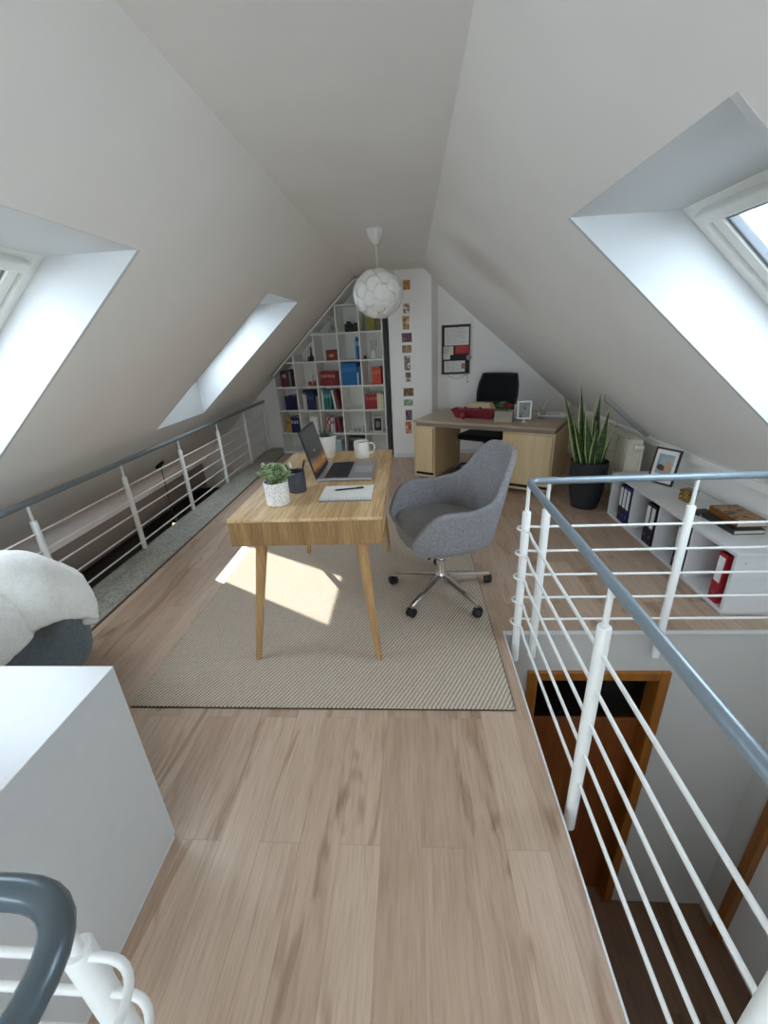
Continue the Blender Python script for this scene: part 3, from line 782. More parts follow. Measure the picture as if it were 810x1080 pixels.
md = o.modifiers.new('lumps', 'DISPLACE'); md.texture = tx; md.strength = .006; md.mid_level = .5
# ------------------------------------------------------------------ bookcase on the gable wall
BA = math.radians(11); BX, BY = -1.881, 5.868
BS = thing('bookcase', 'tall white cube bookcase with slanted side under left slope', 'bookcase', (BX, BY, 0), -BA)
def blocal(u, v, z=0):        # bookcase frame to the room
    return (BX + u * math.cos(BA) + v * math.sin(BA), BY - u * math.sin(BA) + v * math.cos(BA), z)
US = [.035, .345, .655, .985, 1.28, 1.572]; ZS = [.0, .285, .60, .912, 1.225, 1.552, 1.868]
DPT = .29; TH = .018
def slz(u): return min(2.12, 1.065 + (u - .035) * .862)       # slanted top edge
for i, u in enumerate(US):
    name = 'side_panel' if i in (0, 5) else 'divider'
    h = slz(u) - .012 if i < 5 else 2.12
    MB().box((u - TH / 2, 0, 0), (u + TH / 2, DPT, h), .001).build(name, M['whiteshelf'], BS)
for k, z in enumerate(ZS):
    u0 = US[0] if z < 1.1 else max(US[0], .035 + (z - 1.065) / .862 + .02)
    MB().box((u0 + (TH / 2 if z < 1.1 else 0), .001, z + (.002 if k == 0 else -TH / 2)), (US[5] - TH / 2, DPT - .001, z + (.02 if k == 0 else TH / 2)), .001).build('shelf', M['whiteshelf'], BS)
mb = MB(); p0, p1 = (US[0] - .01, 1.056), (1.262, 2.117)
dx, dz_ = p1[0] - p0[0], p1[1] - p0[1]; q = math.hypot(dx, dz_); nx_, nz_ = -dz_ / q * .022, dx / q * .022
mb.hexa([(p0[0], -.006, p0[1]), (p1[0], -.006, p1[1]), (p1[0], DPT, p1[1]), (p0[0], DPT, p0[1]), (p0[0] + nx_, -.006, p0[1] + nz_), (p1[0] + nx_, -.006, p1[1] + nz_), (p1[0] + nx_, DPT, p1[1] + nz_), (p0[0] + nx_, DPT, p0[1] + nz_)])
mb.build('slanted_top', M['whiteshelf'], BS)
mb = MB(); mb.hexa([(p0[0] + nx_, .004, p0[1] + nz_), (p1[0] + nx_, .004, p1[1] + nz_), (p1[0] + nx_, .03, p1[1] + nz_), (p0[0] + nx_, .03, p0[1] + nz_), (p0[0] + 2.4 * nx_, .004, p0[1] + 2.4 * nz_), (p1[0] + 2.4 * nx_, .004, p1[1] + 2.4 * nz_), (p1[0] + 2.4 * nx_, .03, p1[1] + 2.4 * nz_), (p0[0] + 2.4 * nx_, .03, p0[1] + 2.4 * nz_)])
mb.build('dark_gap_strip', plain('#5a4a3a', .6), BS)  # brown strip laid in for the dark gap above the slanted top
MB().box((1.262, 0, 2.12), (US[5] + TH / 2, DPT, 2.138)).build('top_panel', M['whiteshelf'], BS)
mb = MB(); mb.prism([(US[0], .02), (US[5], .02), (US[5], 2.12), (1.262, 2.10), (US[0], 1.055)], 0, .004, Matrix.Translation((0, DPT + .004, 0)) @ Matrix.Rotation(PI / 2, 4, 'X'))
mb.build('back_panel', plain('#dedbd3', .6, var=.02), BS)
MB().box((US[5] + TH / 2 + .006, .02, 0), (US[5] + TH / 2 + .05, .05, 2.14)).build('dark_gap_strip', plain('#3b3a38', .7), BS)  # dark strip standing for the shaded gap beside the chimney breast

ORD = ['first', 'second', 'third', 'fourth', 'fifth', 'sixth', 'seventh', 'eighth', 'ninth']
COLN = ['far left column', 'second column', 'middle column', 'fourth column', 'right column']
ROWN = ['bottom row', 'second row up', 'third row up', 'fourth row up', 'fifth row up', 'sixth row up']
_book = {}
def book(col, w, h, d, name='book', band=None):
    key = (col, round(w, 4), round(h, 4), round(d, 4), band)
    r = thing(name, None, None)
    if key in _book:
        for ch in _book[key].children: c = ch.copy(); COL.objects.link(c); c.parent = r
        return r
    cm = plain(col, .55, var=.12, vs=60)
    mb = MB(); e = .0022
    mb.box((0, .001, 0), (w, .004, h)); mb.box((0, .004, 0), (e, d, h)); mb.box((w - e, .004, 0), (w, d, h))
    mb.build('cover', cm, r)
    MB().box((e, .004, .003), (w - e, d - .004, h - .003)).build('pages', M['paper'], r)
    if band:
        mb = MB()
        for z0, z1 in ((.60, .80),): mb.box((w * .12, 0, h * z0), (w * .88, .0012, h * z1))
        mb.build('spine_label', plain(band, .6), r)
    _book[key] = r
    return r
def shelf_row(ci, ri, u, items, group, v=.03):
    """items: (colour, colour word, width, height, lean, band)"""
    z = ZS[ri] + (.0205 if ri == 0 else TH / 2 + .0005)
    cnt = {}
    for it in items: cnt[it[1]] = cnt.get(it[1], 0) + 1
    seen = {}
    prev = 0
    for col, word, w, h, lean, band in items:
        if lean: u += h * (math.tan(-lean) - math.tan(-prev)) + .001
        prev = lean
        seen[word] = seen.get(word, 0) + 1
        b = book(col, w, h, .20, 'book', band)
        b.location = blocal(u, v, z); b.rotation_euler = (0, lean, -BA)
        o_ = '' if cnt[word] == 1 else ORD[seen[word] - 1] + ' from left, '
        tag(b, f'{word} book, {o_}{COLN[ci]}, {ROWN[ri]} of bookcase', 'book', group)
        u += w / math.cos(lean) + .0025
    return u
r = random.Random(3)
def rep(col, word, n, w, h, band=None, dw=.004, dh=.008): return [(col, word, w + r.choice((-1, 0, 1)) * dw / 2, h + r.choice((-1, 0, 1)) * dh / 2, 0, band) for _ in range(n)]
# fourth row up
shelf_row(0, 3, .115, [('#6d2530', 'dark red', .026, .205, 0, None), ('#3a2a35', 'brown-black', .022, .2, 0, '#b9b0a8'), ('#7e3038', 'wine red', .03, .20, 0, '#cfc6bd'), ('#4a3a4c', 'purple', .036, .215, 0, None), ('#8a7a86', 'mauve', .03, .2, 0, None), ('#2c2530', 'black', .024, .19, 0, None)], 'books far left column fourth row')
shelf_row(2, 3, .70, rep('#8c2a2a', 'dark red', 6, .031, .175, '#c98f86') + rep('#6e1e22', 'maroon', 2, .026, .18), 'red books middle column')
shelf_row(3, 3, 1.003, rep('#1f6fae', 'bright blue', 7, .0265, .275, '#3f8cc6', dh=.004) + [('#d9dde0', 'white', .014, .15, 0, None), ('#2a5f92', 'navy blue', .03, .23, 0, None)], 'blue books fourth column')
shelf_row(4, 3, 1.405, rep('#c14a2c', 'orange-red', 3, .037, .215, '#d9704f'), 'orange books right column')
# fifth row up
shelf_row(3, 4, 1.225 - .03, [('#a9c4d8', 'pale blue', .018, .24, 0, None), ('#2d6aa8', 'mid blue', .022, .265, 0, '#8fb2d1'), ('#23588f', 'dark blue', .024, .265, 0, '#8fb2d1')], 'blue books on fifth row')
# third row up
shelf_row(0, 2, .135, rep('#1c2145', 'navy', 5, .033, .185), 'navy books far left column')
shelf_row(1, 2, .405, [('#d8d2c2', 'cream', .03, .20, 0, None), ('#c9c3b2', 'beige', .022, .19, 0, None), *rep('#242e63', 'dark blue', 3, .032, .225, '#4b5590'), ('#26252c', 'black', .036, .215, 0, None), ('#b3a39a', 'taupe', .014, .18, 0, None)], 'books second column third row')
shelf_row(2, 2, .685, [('#dcdad2', 'white', .022, .25, 0, None), *rep('#2f6f6c', 'teal', 3, .036, .255, '#74a8a2'), ('#c8ccd0', 'pale grey', .03, .26, -.14, None), ('#8c3232', 'red', .026, .255, -.24, None)], 'leaning books middle column')
shelf_row(4, 2, 1.30, rep('#96232b', 'crimson', 4, .036, .19, '#c25a57') + rep('#d9cfae', 'cream', 3, .026, .195, dh=.02), 'books right column third row')
# second row up
shelf_row(0, 1, .115, rep('#c59a3d', 'gold', 2, .033, .205, '#8a6a24') + rep('#1e2a55', 'navy', 3, .036, .21, '#aab2cf'), 'books far left column second row')
shelf_row(2, 1, .715, [('#c9a49c', 'pink', .03, .21, 0, '#8f3a3a'), ('#a23b40', 'red', .026, .205, 0, '#e2d4cf'), ('#d9d2d2', 'white', .03, .2, 0, '#a23b40'), ('#b5bccb', 'pale blue', .03, .205, 0, '#9a4a52'), ('#7a2a31', 'dark red', .03, .2, 0, None), ('#8a4a4a', 'brown-red', .024, .19, -.12, None)], 'books middle column second row')

def shelf_thing(name, label, cat, u, ri, v=.06, rz=0):
    z = ZS[ri] + (.0205 if ri == 0 else TH / 2 + .0005)
    return thing(name, label, cat, blocal(u, v, z), -BA + rz)
# lying and standing objects of the bookcase
t = shelf_thing('storage_box', 'brown-red box with pale emblem, middle column, fifth row of bookcase', 'box', .885, 4, .03)
MB().box((-.078, 0, 0), (.078, .15, .115), .003).build('body', plain('#7d3a26', .5, var=.15), t); MB().box((-.08, -.002, .115), (.08, .152, .128), .003).build('lid', plain('#6a2f1f', .5), t)
mb = MB().lathe([(0, 0), (.026, 0), (.026, .002), (0, .002)], (0, 0, 0), 20, Matrix.Translation((-.005, 0, .06)) @ Matrix.Rotation(PI / 2, 4, 'X') @ Matrix.Diagonal((1.3, .7, 1, 1))); mb.build('emblem', plain('#c98d6d', .5), t)
for du, w, h, lab in ((1.13, .10, .12, 'boxy black camera, left of two on sixth row'), (1.224, .075, .105, 'boxy black camera, right of two on sixth row')):
    t = shelf_thing('camera', lab, 'camera', du, 5, .05)
    MB().box((-w / 2, 0, 0), (w / 2, .06, h * .8), .006).build('body', M['black'], t); MB().box((-w / 4, .005, h * .8), (w / 4, .05, h), .004).build('viewfinder', plain('#25252a', .4), t)
    MB().lathe([(0, .03), (.02, .03), (.024, 0), (0, 0)], (0, 0, 0), 18, Matrix.Translation((0, 0, h * .42)) @ Matrix.Rotation(PI / 2, 4, 'X')).build('lens', plain('#3a3b42', .2), t, 40)
t = shelf_thing('storage_box', 'olive-yellow box, right column, sixth row of bookcase behind lamp', 'box', 1.42, 5, .05)
MB().box((-.055, 0, 0), (.055, .15, .20), .003).build('body', plain('#8f8a3e', .6, var=.15), t); MB().box((-.056, -.001, .17), (.056, .151, .203), .003).build('lid', plain('#a39b4c', .6), t)
t = shelf_thing('storage_box', 'small brown box beside olive box on sixth row', 'box', 1.515, 5, .05)
MB().box((-.03, 0, 0), (.03, .12, .13), .003).build('body', plain('#84705a', .6, var=.15), t); MB().box((-.031, -.001, .11), (.031, .121, .133), .003).build('lid', plain('#75634e', .6), t)
def vase(name, label, u, ri, prof, mat, sprigs=0, scol='#d8d6cc'):
    t = shelf_thing(name, label, 'ornament', u, ri, .09)
    MB().lathe(prof, seg=24).build('body', mat, t, 50)
    if sprigs:
        st = MB(); bl = MB(); top = prof[len(prof) // 2][1]
        for k in range(sprigs):
            a = k * 2.4; e = Vector((.045 * math.cos(a), .035 * math.sin(a), top + .05 + .02 * (k % 3)))
            st.tube([(0, 0, .02), e], .0015, 5); bl.ball(e, .014, 1, (1, 1, .8))
        st.build('stem', plain('#8e9a72', .6), t); bl.build('blossom', plain(scol, .7), t, 60)
    return t
vprof = [(0, 0), (.03, 0), (.036, .02), (.026, .07), (.018, .10), (.022, .115), (.018, .113), (.013, .10), (.02, .07), (.03, .02), (0, .006)]
vase('flower_vase', 'slim white vase with pale blossoms, right column, fifth row', 1.43, 4, [(r_ * .9, z) for r_, z in vprof], M['ceramic'], 9)
vase('figurine', 'small brown ornament beside the flower vase, fifth row', 1.315, 4, [(0, 0), (.02, 0), (.018, .025), (.012, .04), (0, .045)], plain('#3a2a22', .5))
vase('glass_vase', 'clear glass vase with pale sprigs in slanted cell, sixth row', .90, 5, [(0, 0), (.045, 0), (.05, .04), (.03, .09), (.03, .095), (.026, .09), (.044, .04), (.04, .006), (0, .006)], M['clear'], 7, '#c9cfbf')
t = shelf_thing('figurine', 'tall dark brown figurine, second column, fifth row of bookcase', 'ornament', .575, 4, .09)
MB().lathe([(0, 0), (.05, 0), (.052, .012), (.03, .02), (.028, .05), (.012, .08), (.008, .17), (0, .18)], seg=16).build('body', plain('#4e2f20', .5, var=.2), t, 40); MB().box((-.045, -.03, .0), (-.02, .03, .055), .006).build('base', plain('#6b3f28', .5), t)
t = shelf_thing('figurine', 'small dark red ornament in lowest slanted corner of bookcase', 'ornament', .312, 4, .09)
MB().lathe([(0, 0), (.015, 0), (.017, .010), (.007, .022), (.009, .03), (0, .034)], seg=16).build('body', plain('#5a2a2c', .5), t, 40); MB().ball((0, 0, .036), .006, 2).build('head', plain('#7a3a34', .5), t, 60)
t = shelf_thing('picture_box', 'red and white ornament, second column, fourth row of bookcase', 'ornament', .565, 3, .08)
mb = MB(); mb.ball((-.05, 0, .03), .03, 2, (1, .8, 1)); mb.ball((.035, .01, .032), .032, 2); mb.build('apples', plain('#a8402c', .35, var=.2), t, 60)
MB().box((-.03, .03, 0), (.055, .05, .14), .003).build('card', picture('red_card', ['#8c4a36', '#e4ddd4', '#a84b38'], 30, 2), t); MB().box((-.065, .052, 0), (.0, .06, .15), .002).build('frame', M['whiteshelf'], t)
t = shelf_thing('photo_frame', 'black framed photo in pale mat, right column, second row', 'photo frame', 1.43, 1, .10)
mb = MB(); w, h, f = .068, .20, .016
for a, b in (((-w, 0), (-w + f, h)), ((w - f, 0), (w, h)), ((-w + f, 0), (w - f, f)), ((-w + f, h - f), (w - f, h))): mb.box((a[0], 0, a[1]), (b[0], .015, b[1]), .002)
mb.build('frame', plain('#d3cfc6', .4), t); MB().box((-w + f, .005, f), (w - f, .010, h - f)).build('mat', plain('#161616', .5), t); MB().box((-.028, .002, .06), (.028, .0055, .14)).build('photo', picture('grey_photo', ['#2a2a2a', '#8a8682', '#55524f'], 25, 4), t)
MB().tube([(0, .02, .12), (0, .06, .001)], .004, 6).build('stand', M['black'], t)
t = shelf_thing('storage_box', 'dark grey box with pale lid, fourth column, bottom row', 'box', 1.135, 0, .03)
MB().box((-.115, 0, 0), (.115, .2, .17), .004).build('body', plain('#3b3a37', .6, var=.15), t); MB().box((-.118, -.002, .17), (.118, .202, .20), .004).build('lid', plain('#6d6b63', .6), t); MB().box((-.05, -.004, .06), (.05, 0, .11), .001).build('label_plate', plain('#a6a294', .5), t)
t = shelf_thing('storage_box', 'pale blue box in middle column, bottom row, behind succulent', 'box', .80, 0, .03)
MB().box((-.11, 0, 0), (.11, .2, .15), .004).build('body', plain('#a9b7bf', .6), t); MB().box((-.113, -.002, .15), (.113, .202, .175), .004).build('lid', plain('#bcc8ce', .6), t)
t = shelf_thing('storage_box', 'dark flat box on the books, second column, third row', 'box', .50, 2, .04); t.location.z += .232
MB().box((-.085, 0, 0), (.075, .14, .022), .003).build('body', plain('#22222a', .5), t); MB().box((-.086, -.001, .016), (.076, .141, .024), .002).build('lid', plain('#1b1b22', .5), t)
t = shelf_thing('white_card', 'white folded card standing in second column, second row', 'card', .50, 1, .12)
MB().box((-.07, 0, 0), (.05, .004, .2)).build('front', M['paper'], t); MB().box((-.07, .05, 0), (.05, .054, .2)).build('rear', M['paper'], t)
for k, (du, h) in enumerate(((1.10, .05), (1.16, .06), (1.235, .085))):
    t = shelf_thing('drinking_glass', ('short clear glass, left one of three, fourth column, second row', 'clear glass in the middle of three, fourth column, second row', 'taller clear glass, right one of three, fourth column, second row')[k], 'glass', du, 1, .12)
    tag(t, group='glasses in the bookcase')
    MB().lathe([(0, 0), (.022, 0), (.027, h), (.025, h), (.02, .006), (0, .006)], seg=20).build('body', M['clear'], t, 50)
    MB().lathe([(0, -.0002), (.023, -.0002), (.023, .003), (0, .003)], seg=20).build('base', plain('#a9b3b3', .2), t)

# ------------------------------------------------------------------ picture cards on the chimney breast
CA = math.atan2(5.444 - 5.391, .258 + .245)
def chim(x): return 5.444 - (x + .245) * math.tan(CA)
cards = [(-.02, 1.962, 2.068, .09, ['#7a4a22', '#c98a3e', '#55602f'], 'square card of orange and green flowers, topmost on chimney'),
 (-.027, 1.716, 1.828, .086, ['#5a3327', '#e6dccf', '#8a5a48'], 'brown and cream card, second from top on chimney'),
 (-.04, 1.543, 1.702, .088, ['#efe9dd', '#b98a4a', '#5a2f2a'], 'tall white card with ochre figure, third from top'),
 (-.034, 1.405, 1.515, .128, ['#33121f', '#5a2a38', '#8d5a60'], 'wide dark purple card, fourth from top on chimney'),
 (-.036, 1.285, 1.380, .122, ['#6b4d33', '#a88a66', '#4d3a2a'], 'wide brown landscape card below purple one'),
 (-.036, 1.082, 1.262, .082, ['#eee8df', '#5a3d4c', '#a8825a'], 'tall pale card with dark figure, sixth from top'),
 (-.030, .952, 1.072, .075, ['#e9e4da', '#46362a', '#a3522f'], 'small pale card with brown figure, seventh from top'),
 (-.030, .778, .884, .134, ['#c9832a', '#3d3a1d', '#a84f1c'], 'wide orange flower card on chimney'),
 (-.036, .662, .747, .125, ['#e8ebe4', '#6a8a6a', '#c9cfc4'], 'wide white and green card on chimney'),
 (-.034, .478, .617, .090, ['#2c1b26', '#8a6478', '#1b1418'], 'tall purple-black card behind desk corner'),
 (-.042, .312, .470, .088, ['#8a3d1c', '#c9743a', '#e6d9cf'], 'lowest card, rust orange, on the chimney')]
for i, (x, z0, z1, w, cs, lab) in enumerate(cards):
    t = thing('picture_card', lab, 'postcard', (x, chim(x) - .0015, z0), -CA, 'picture cards in a column on the chimney')
    h = z1 - z0
    MB().box((-w / 2, -.001, 0), (w / 2, .0005, h)).build('card', plain('#ece7de', .6, var=.03), t)
    MB().box((-w / 2 + .005, -.0018, .005), (w / 2 - .005, -.0008, h - .005)).build('print', picture('card_print', cs, 22, i), t)

# ------------------------------------------------------------------ notice board
GA = math.atan2(5.573 - 5.38, 2.15 - .34)
def gab(x): return 5.573 - (x - .34) * math.tan(GA)
nbx, nbz = .56, 1.01
t = thing('notice_board', 'dark framed cork notice board on gable wall above rear desk', 'notice board', (nbx, gab(nbx) - .002, nbz), -GA)
w, h = .172, .565
MB().box((-w, -.012, 0), (w, 0, h)).build('cork', plain('#2e2220', .8, var=.3, vs=200), t)
mb = MB()
for a, b in (((-w, 0), (-w + .014, h)), ((w - .014, 0), (w, h)), ((-w + .014, 0), (w - .014, .014)), ((-w + .014, h - .014), (w - .014, h))): mb.box((a[0], -.02, a[1]), (b[0], 0, b[1]), .002)
mb.build('frame', plain('#4a3833', .5), t)
def note(lab, x0, z0, x1, z1, col, lines=None, d=.0):
    n = thing('pinned_note', lab, 'note', (nbx + ((x0 + x1) / 2) * math.cos(GA), gab(nbx) - .0155 - d - ((x0 + x1) / 2) * math.sin(GA), nbz + z0), -GA, 'notes pinned to the notice board')
    ww = (x1 - x0) / 2
    MB().box((-ww, -.0006, 0), (ww, .0006, z1 - z0)).build('sheet', plain(col, .7, var=.04), n)
    if lines:
        mb = MB(); k = 0; z = z1 - z0 - .02; rr = random.Random(len(lab))
        while z > .015:
            mb.box((-ww + .012, -.0011, z), (-ww + .012 + (2 * ww - .024) * rr.uniform(.5, 1), -.0005, z + .0035)); z -= .0135
        mb.build('writing', plain(lines, .7), n)
    MB().ball((0, -.004, z1 - z0 - .006), .005, 1).build('pin', plain('#8a2a2a', .4), n, 60)
note('large white calendar sheet at the top of notice board', -.138, .335, .152, .535, '#e4e3df', '#b5a8a0')
note('cream note in the middle left of notice board', -.150, .225, -.03, .325, '#d6d2bd', '#9a9a78')
note('small white note under cream note', -.152, .175, -.07, .235, '#e2ded6', None, .0015)
note('red card in the middle right of notice board', -.008, .235, .168, .335, '#b03338', '#c96a68')
note('wide white sheet at the bottom of notice board', -.14, .025, .112, .155, '#e0deda', '#b0a9a4')
note('brown photo slip at bottom right of notice board', .068, .06, .118, .125, '#a87a5f', None, .0015)
t = thing('key_ring_tag', 'grey round tag hanging at the right edge of notice board', 'tag', (nbx + .155 * math.cos(GA), gab(nbx) - .026 - .155 * math.sin(GA), nbz + .19), -GA)
MB().lathe([(0, -.002), (.032, -.002), (.032, .002), (0, .002)], (0, 0, 0), 20, Matrix.Rotation(PI / 2, 4, 'X')).build('disc', plain('#8f9590', .5, var=.3, vs=80), t, 40)
MB().tube([(0, -.002, .03), (0, -.002, .05)], .0018, 6).build('loop', M['black'], t)
t = thing('string_cord', 'thin dark cord looped below notice board with hanging end', 'cord', (nbx, gab(nbx) - .006, nbz), -GA)
MB().tube(catmull([(-.10, 0, .0), (-.07, 0, -.03), (0, 0, -.055), (.08, 0, -.045), (.12, 0, -.015), (.145, 0, -.03), (.15, 0, -.09)], 6), .0022, 6).build('cord', plain('#5a5048', .7), t, 60)
mb = MB()
mb.lathe([(0, -.015), (.006, -.01), (.006, .0), (0, .004)], (.15, 0, -.095), 10); mb.build('bead', M['black'], t, 40)
# ------------------------------------------------------------------ rear desk
DA = math.radians(29); OX, OY = .009, 4.429
def dl(u, v, z=0): return (OX + u * math.cos(DA) + v * math.sin(DA), OY - u * math.sin(DA) + v * math.cos(DA), z)
t = thing('pedestal_desk', 'pale oak pedestal desk standing at an angle before gable wall', 'desk', (OX, OY, 0), -DA)
DW, DD, DH = 1.425, .82, .66
MB().box((0, 0, DH - .024), (DW, DD, DH), .004).build('desktop', M['beechtop'], t)
mb = MB(); mb.box((.03, .018, DH - .06), (DW - .012, .035, DH - .024)); mb.box((.03, DD - .03, DH - .06), (DW - .012, DD - .012, DH - .024)); mb.build('apron', M['edgegrey'], t)
def pedestal(u0, u1, d1):
    mb = MB(); b = .055; tp = DH - .06
    mb.box((u0, .02, b), (u0 + .016, d1, tp)); mb.box((u1 - .016, .02, b), (u1, d1, tp)); mb.box((u0 + .016, d1 - .016, b), (u1 - .016, d1, tp))
    mb.box((u0 + .016, .02, b), (u1 - .016, d1 - .016, b + .018)); mb.box((u0 + .016, .02, tp - .014), (u1 - .016, d1 - .016, tp))
    p = mb.build('pedestal', M['beech'], t)
    MB().box((u0 + .018, .004, b + .055), (u1 - .018, .022, tp - .016), .002).build('door', M['beech'], p)
    MB().box((u0 + .018, .03, b + .02), (u1 - .018, .034, b + .055)).build('shadow_gap', plain('#2a2019', .8), p)
    for uu in (u0 + .035, u1 - .035):
        for vv in (.05, d1 - .05): MB().lathe([(0, 0), (.014, 0), (.016, .055), (0, .055)], (uu, vv, 0), 12).build('foot', plain('#b9b3a6', .35, metal=.5), p, 40)
pedestal(.004, .245, .70); pedestal(.955, DW - .004, .74)

# black mesh chair behind it, turned towards the desk
t = thing('desk_chair', 'black mesh-back desk chair behind pale oak desk', 'chair', (dl(.70, .72)[0] - .15, dl(.70, .72)[1] + .03, 0), math.radians(236))
# front is +X
def bk(u, v):
    y = (u - .5) * .47 * (1 - .22 * abs(v - .62) ** 1.3 * 1.6 - .10 * max(0, v - .8) * 3); z = .50 + .53 * v
    return (-.245 - .08 * v + .05 * (1 - (2 * u - 1) ** 2) * -1 + .03 * math.sin(v * PI), y, z)
MB().grid(bk, 13, 15).build('backrest', M['blackfab'], t, 0, solid=.022, sub=1)
edge = [bk(u / 12, 0) for u in range(13)] + [bk(1, v / 14) for v in range(1, 15)] + [bk(u / 12, 1) for u in range(11, -1, -1)] + [bk(0, v / 14) for v in range(13, 0, -1)]
MB().tube(edge, .014, 8, closed=True).build('back_frame', M['black'], t, 60)
mb = MB(); mb.grid(lambda u, v: (bk(u, .05 + .42 * v)[0] + .022, bk(u, .05 + .42 * v)[1] * .9, bk(u, .05 + .42 * v)[2]), 9, 7); mb.build('lumbar_pad', plain('#17181b', .8), t, 0, solid=.02, sub=1)
MB().box((-.22, -.235, .375), (.24, .235, .445), .03, seg=3).build('seat', M['blackfab'], t, 60)
MB().tube(catmull([(-.05, 0, .37), (-.25, 0, .36), (-.31, 0, .45), (-.30, 0, .62)], 6), .02, 10, flat=.5).build('back_bracket', M['black'], t, 60)
MB().lathe([(0, .08), (.03, .08), (.03, .22), (.018, .222), (.018, .375), (0, .375)], seg=16).build('column', M['black'], t, 40)
for k in range(5):
    a = k * 2 * PI / 5 + .2
    MB().tube([(0, 0, .10), (.28 * math.cos(a), .28 * math.sin(a), .065)], [.022, .014], 10).build('leg', M['black'], t, 40)
    caster(t, .29 * math.cos(a), .29 * math.sin(a), a)

# things on the rear desk
Z = DH + .0005
t = thing('desk_tray', 'long wine-red boat shaped tray on pale oak desk', 'tray', dl(.56, .30, Z), -DA - .03)
mb = MB(); L2, wd, hh = .235, .07, .085
lo = [(-L2 * .80, -wd * .6, 0), (L2 * .80, -wd * .6, 0), (L2 * .80, wd * .6, 0), (-L2 * .80, wd * .6, 0)]
hi = [(-L2, -wd, hh), (L2, -wd, hh), (L2, wd, hh), (-L2, wd, hh)]
v0 = [mb.bm.verts.new(p) for p in lo]; v1 = [mb.bm.verts.new(p) for p in hi]
mb.bm.faces.new(v0[::-1])
for i in range(4): mb.bm.faces.new((v0[i], v0[(i + 1) % 4], v1[(i + 1) % 4], v1[i]))
mb.build('hull', plain('#7d2231', .45, var=.08), t, None, solid=.008)
MB().box((-L2 * .9, -.05, .045), (L2 * .9, .05, .05)).build('insert', plain('#6a1c2a', .5), t)
mb = MB()
for x in (-.10, .06): mb.lathe([(0, 0), (.012, 0), (.014, .02), (0, .03)], (x, 0, .085), 12)
mb.box((-.13, -.02, .05), (.1, .02, .088), .004); mb.build('divider', plain('#7d2231', .45), t, 40)
t = thing('glass_ball', 'round dark red glass ball before the wine-red tray', 'ball', dl(.475, .20, Z + .033), 0)
MB().ball((0, 0, 0), .033, 3).build('ball', plain('#8a2f3a', .15), t, 60); MB().lathe([(0, 0), (.012, 0), (.014, .004), (0, .004)], (0, 0, -.0335), 16).build('base', plain('#5a1f28', .4), t, 40)
t = thing('wooden_box', 'pale wooden wedge shaped box behind the wine-red tray', 'box', dl(.53, .50, Z), -DA + .04)
MB().hexa([(-.19, -.06, 0), (.19, -.06, 0), (.19, .10, 0), (-.19, .10, 0), (-.10, -.04, .115), (.13, -.04, .115), (.13, .08, .115), (-.10, .08, .115)]).build('body', plain('#c9b58f', .6), t); MB().box((-.09, -.03, .115), (.12, .07, .121), .002).build('lid', plain('#d3c19d', .6), t)
t = thing('planter_box', 'grey wooden planter with green sprigs and red flowers on rear desk', 'plant', dl(.90, .20, Z), -DA + .15)
mb = MB(); a, b, h = .083, .06, .105
mb.box((-a, -b, 0), (a, -b + .008, h)); mb.box((-a, b - .008, 0), (a, b, h)); mb.box((-a, -b + .008, 0), (-a + .008, b - .008, h)); mb.box((a - .008, -b + .008, 0), (a, b - .008, h)); mb.box((-a + .008, -b + .008, 0), (a - .008, b - .008, .01))
mb.build('box', wood('weathered_wood', ['#8f8a7c', '#a29b8b', '#b1aa9a'], 'X', .8, 40), t)
MB().box((-a + .008, -b + .008, .01), (a - .008, b - .008, h - .02)).build('soil', M['soil'], t)
gm = MB(); rm = MB(); sm_ = MB()
for k in range(22):
    x = random.uniform(-.065, .065); y = random.uniform(-.04, .04); top = Vector((x * 1.2, y * 1.2, h + random.uniform(.015, .06) + (.02 if x < 0 else 0)))
    sm_.tube([(x, y, h - .03), top], .0016, 5)
    if x < .0:
        for j in range(6):
            aa = j * 1.05; leaf(gm, top, (math.cos(aa), math.sin(aa), .5), (0, 0, 1), .03, .016, .3, .2, 3)
    else: rm.ball(top, .015, 1, (1, 1, .8))
gm.build('leaves', leafmat('sprig_leaf', '#4c6b2f', '#7f9e52'), t, 60); rm.build('flowers', plain('#8a2231', .6, var=.25, vs=90), t, 60); sm_.build('stems', plain('#55682f', .6), t)
def standing_frame(name, lab, loc, rz, w, h, fcol, f, pic, foot=True, tilt=.10):
    t = thing(name, lab, 'photo frame', loc, rz)
    X = Matrix.Rotation(-tilt, 4, 'X'); X = Matrix.Translation((0, 0, .028 if foot else .002)) @ X
    mb = MB()
    for a, b in (((-w, 0), (-w + f, h)), ((w - f, 0), (w, h)), ((-w + f, 0), (w - f, f)), ((-w + f, h - f), (w - f, h))): mb.box((a[0], 0, a[1]), (b[0], .014, b[1]), .002, X)
    mb.build('frame', fcol, t); MB().box((-w + f, .004, f), (w - f, .010, h - f), 0, X).build('photo', pic, t)
    mb = MB()
    if foot: mb.lathe([(0, 0), (.022, 0), (.022, .005), (.008, .008), (.007, .034), (0, .034)], (0, .008, 0), 14)
    else: mb.tube([(0, .012 + .1 * h, h * .6), (0, .10, .003)], .005, 6)
    mb.build('stand', fcol, t, 40); return t
standing_frame('photo_frame', 'white framed grey photo on small foot, front edge of rear desk', dl(1.09, .20, Z), -DA + .28, .065, .168, M['white'], .016, picture('grey_print', ['#4a4846', '#8d8a86', '#6b6864'], 22, 6))
standing_frame('photo_frame', 'pale frame standing half hidden behind white photo frame', dl(1.01, .36, Z), -DA + .2, .06, .135, plain('#cfd2cf', .5), .02, picture('pale_print', ['#5f6664', '#c9ccc8', '#8c9390'], 30, 8), False)
t = thing('reed_glass', 'small clear glass with two pale reeds on rear desk', 'glass', dl(1.19, .50, Z), 0)
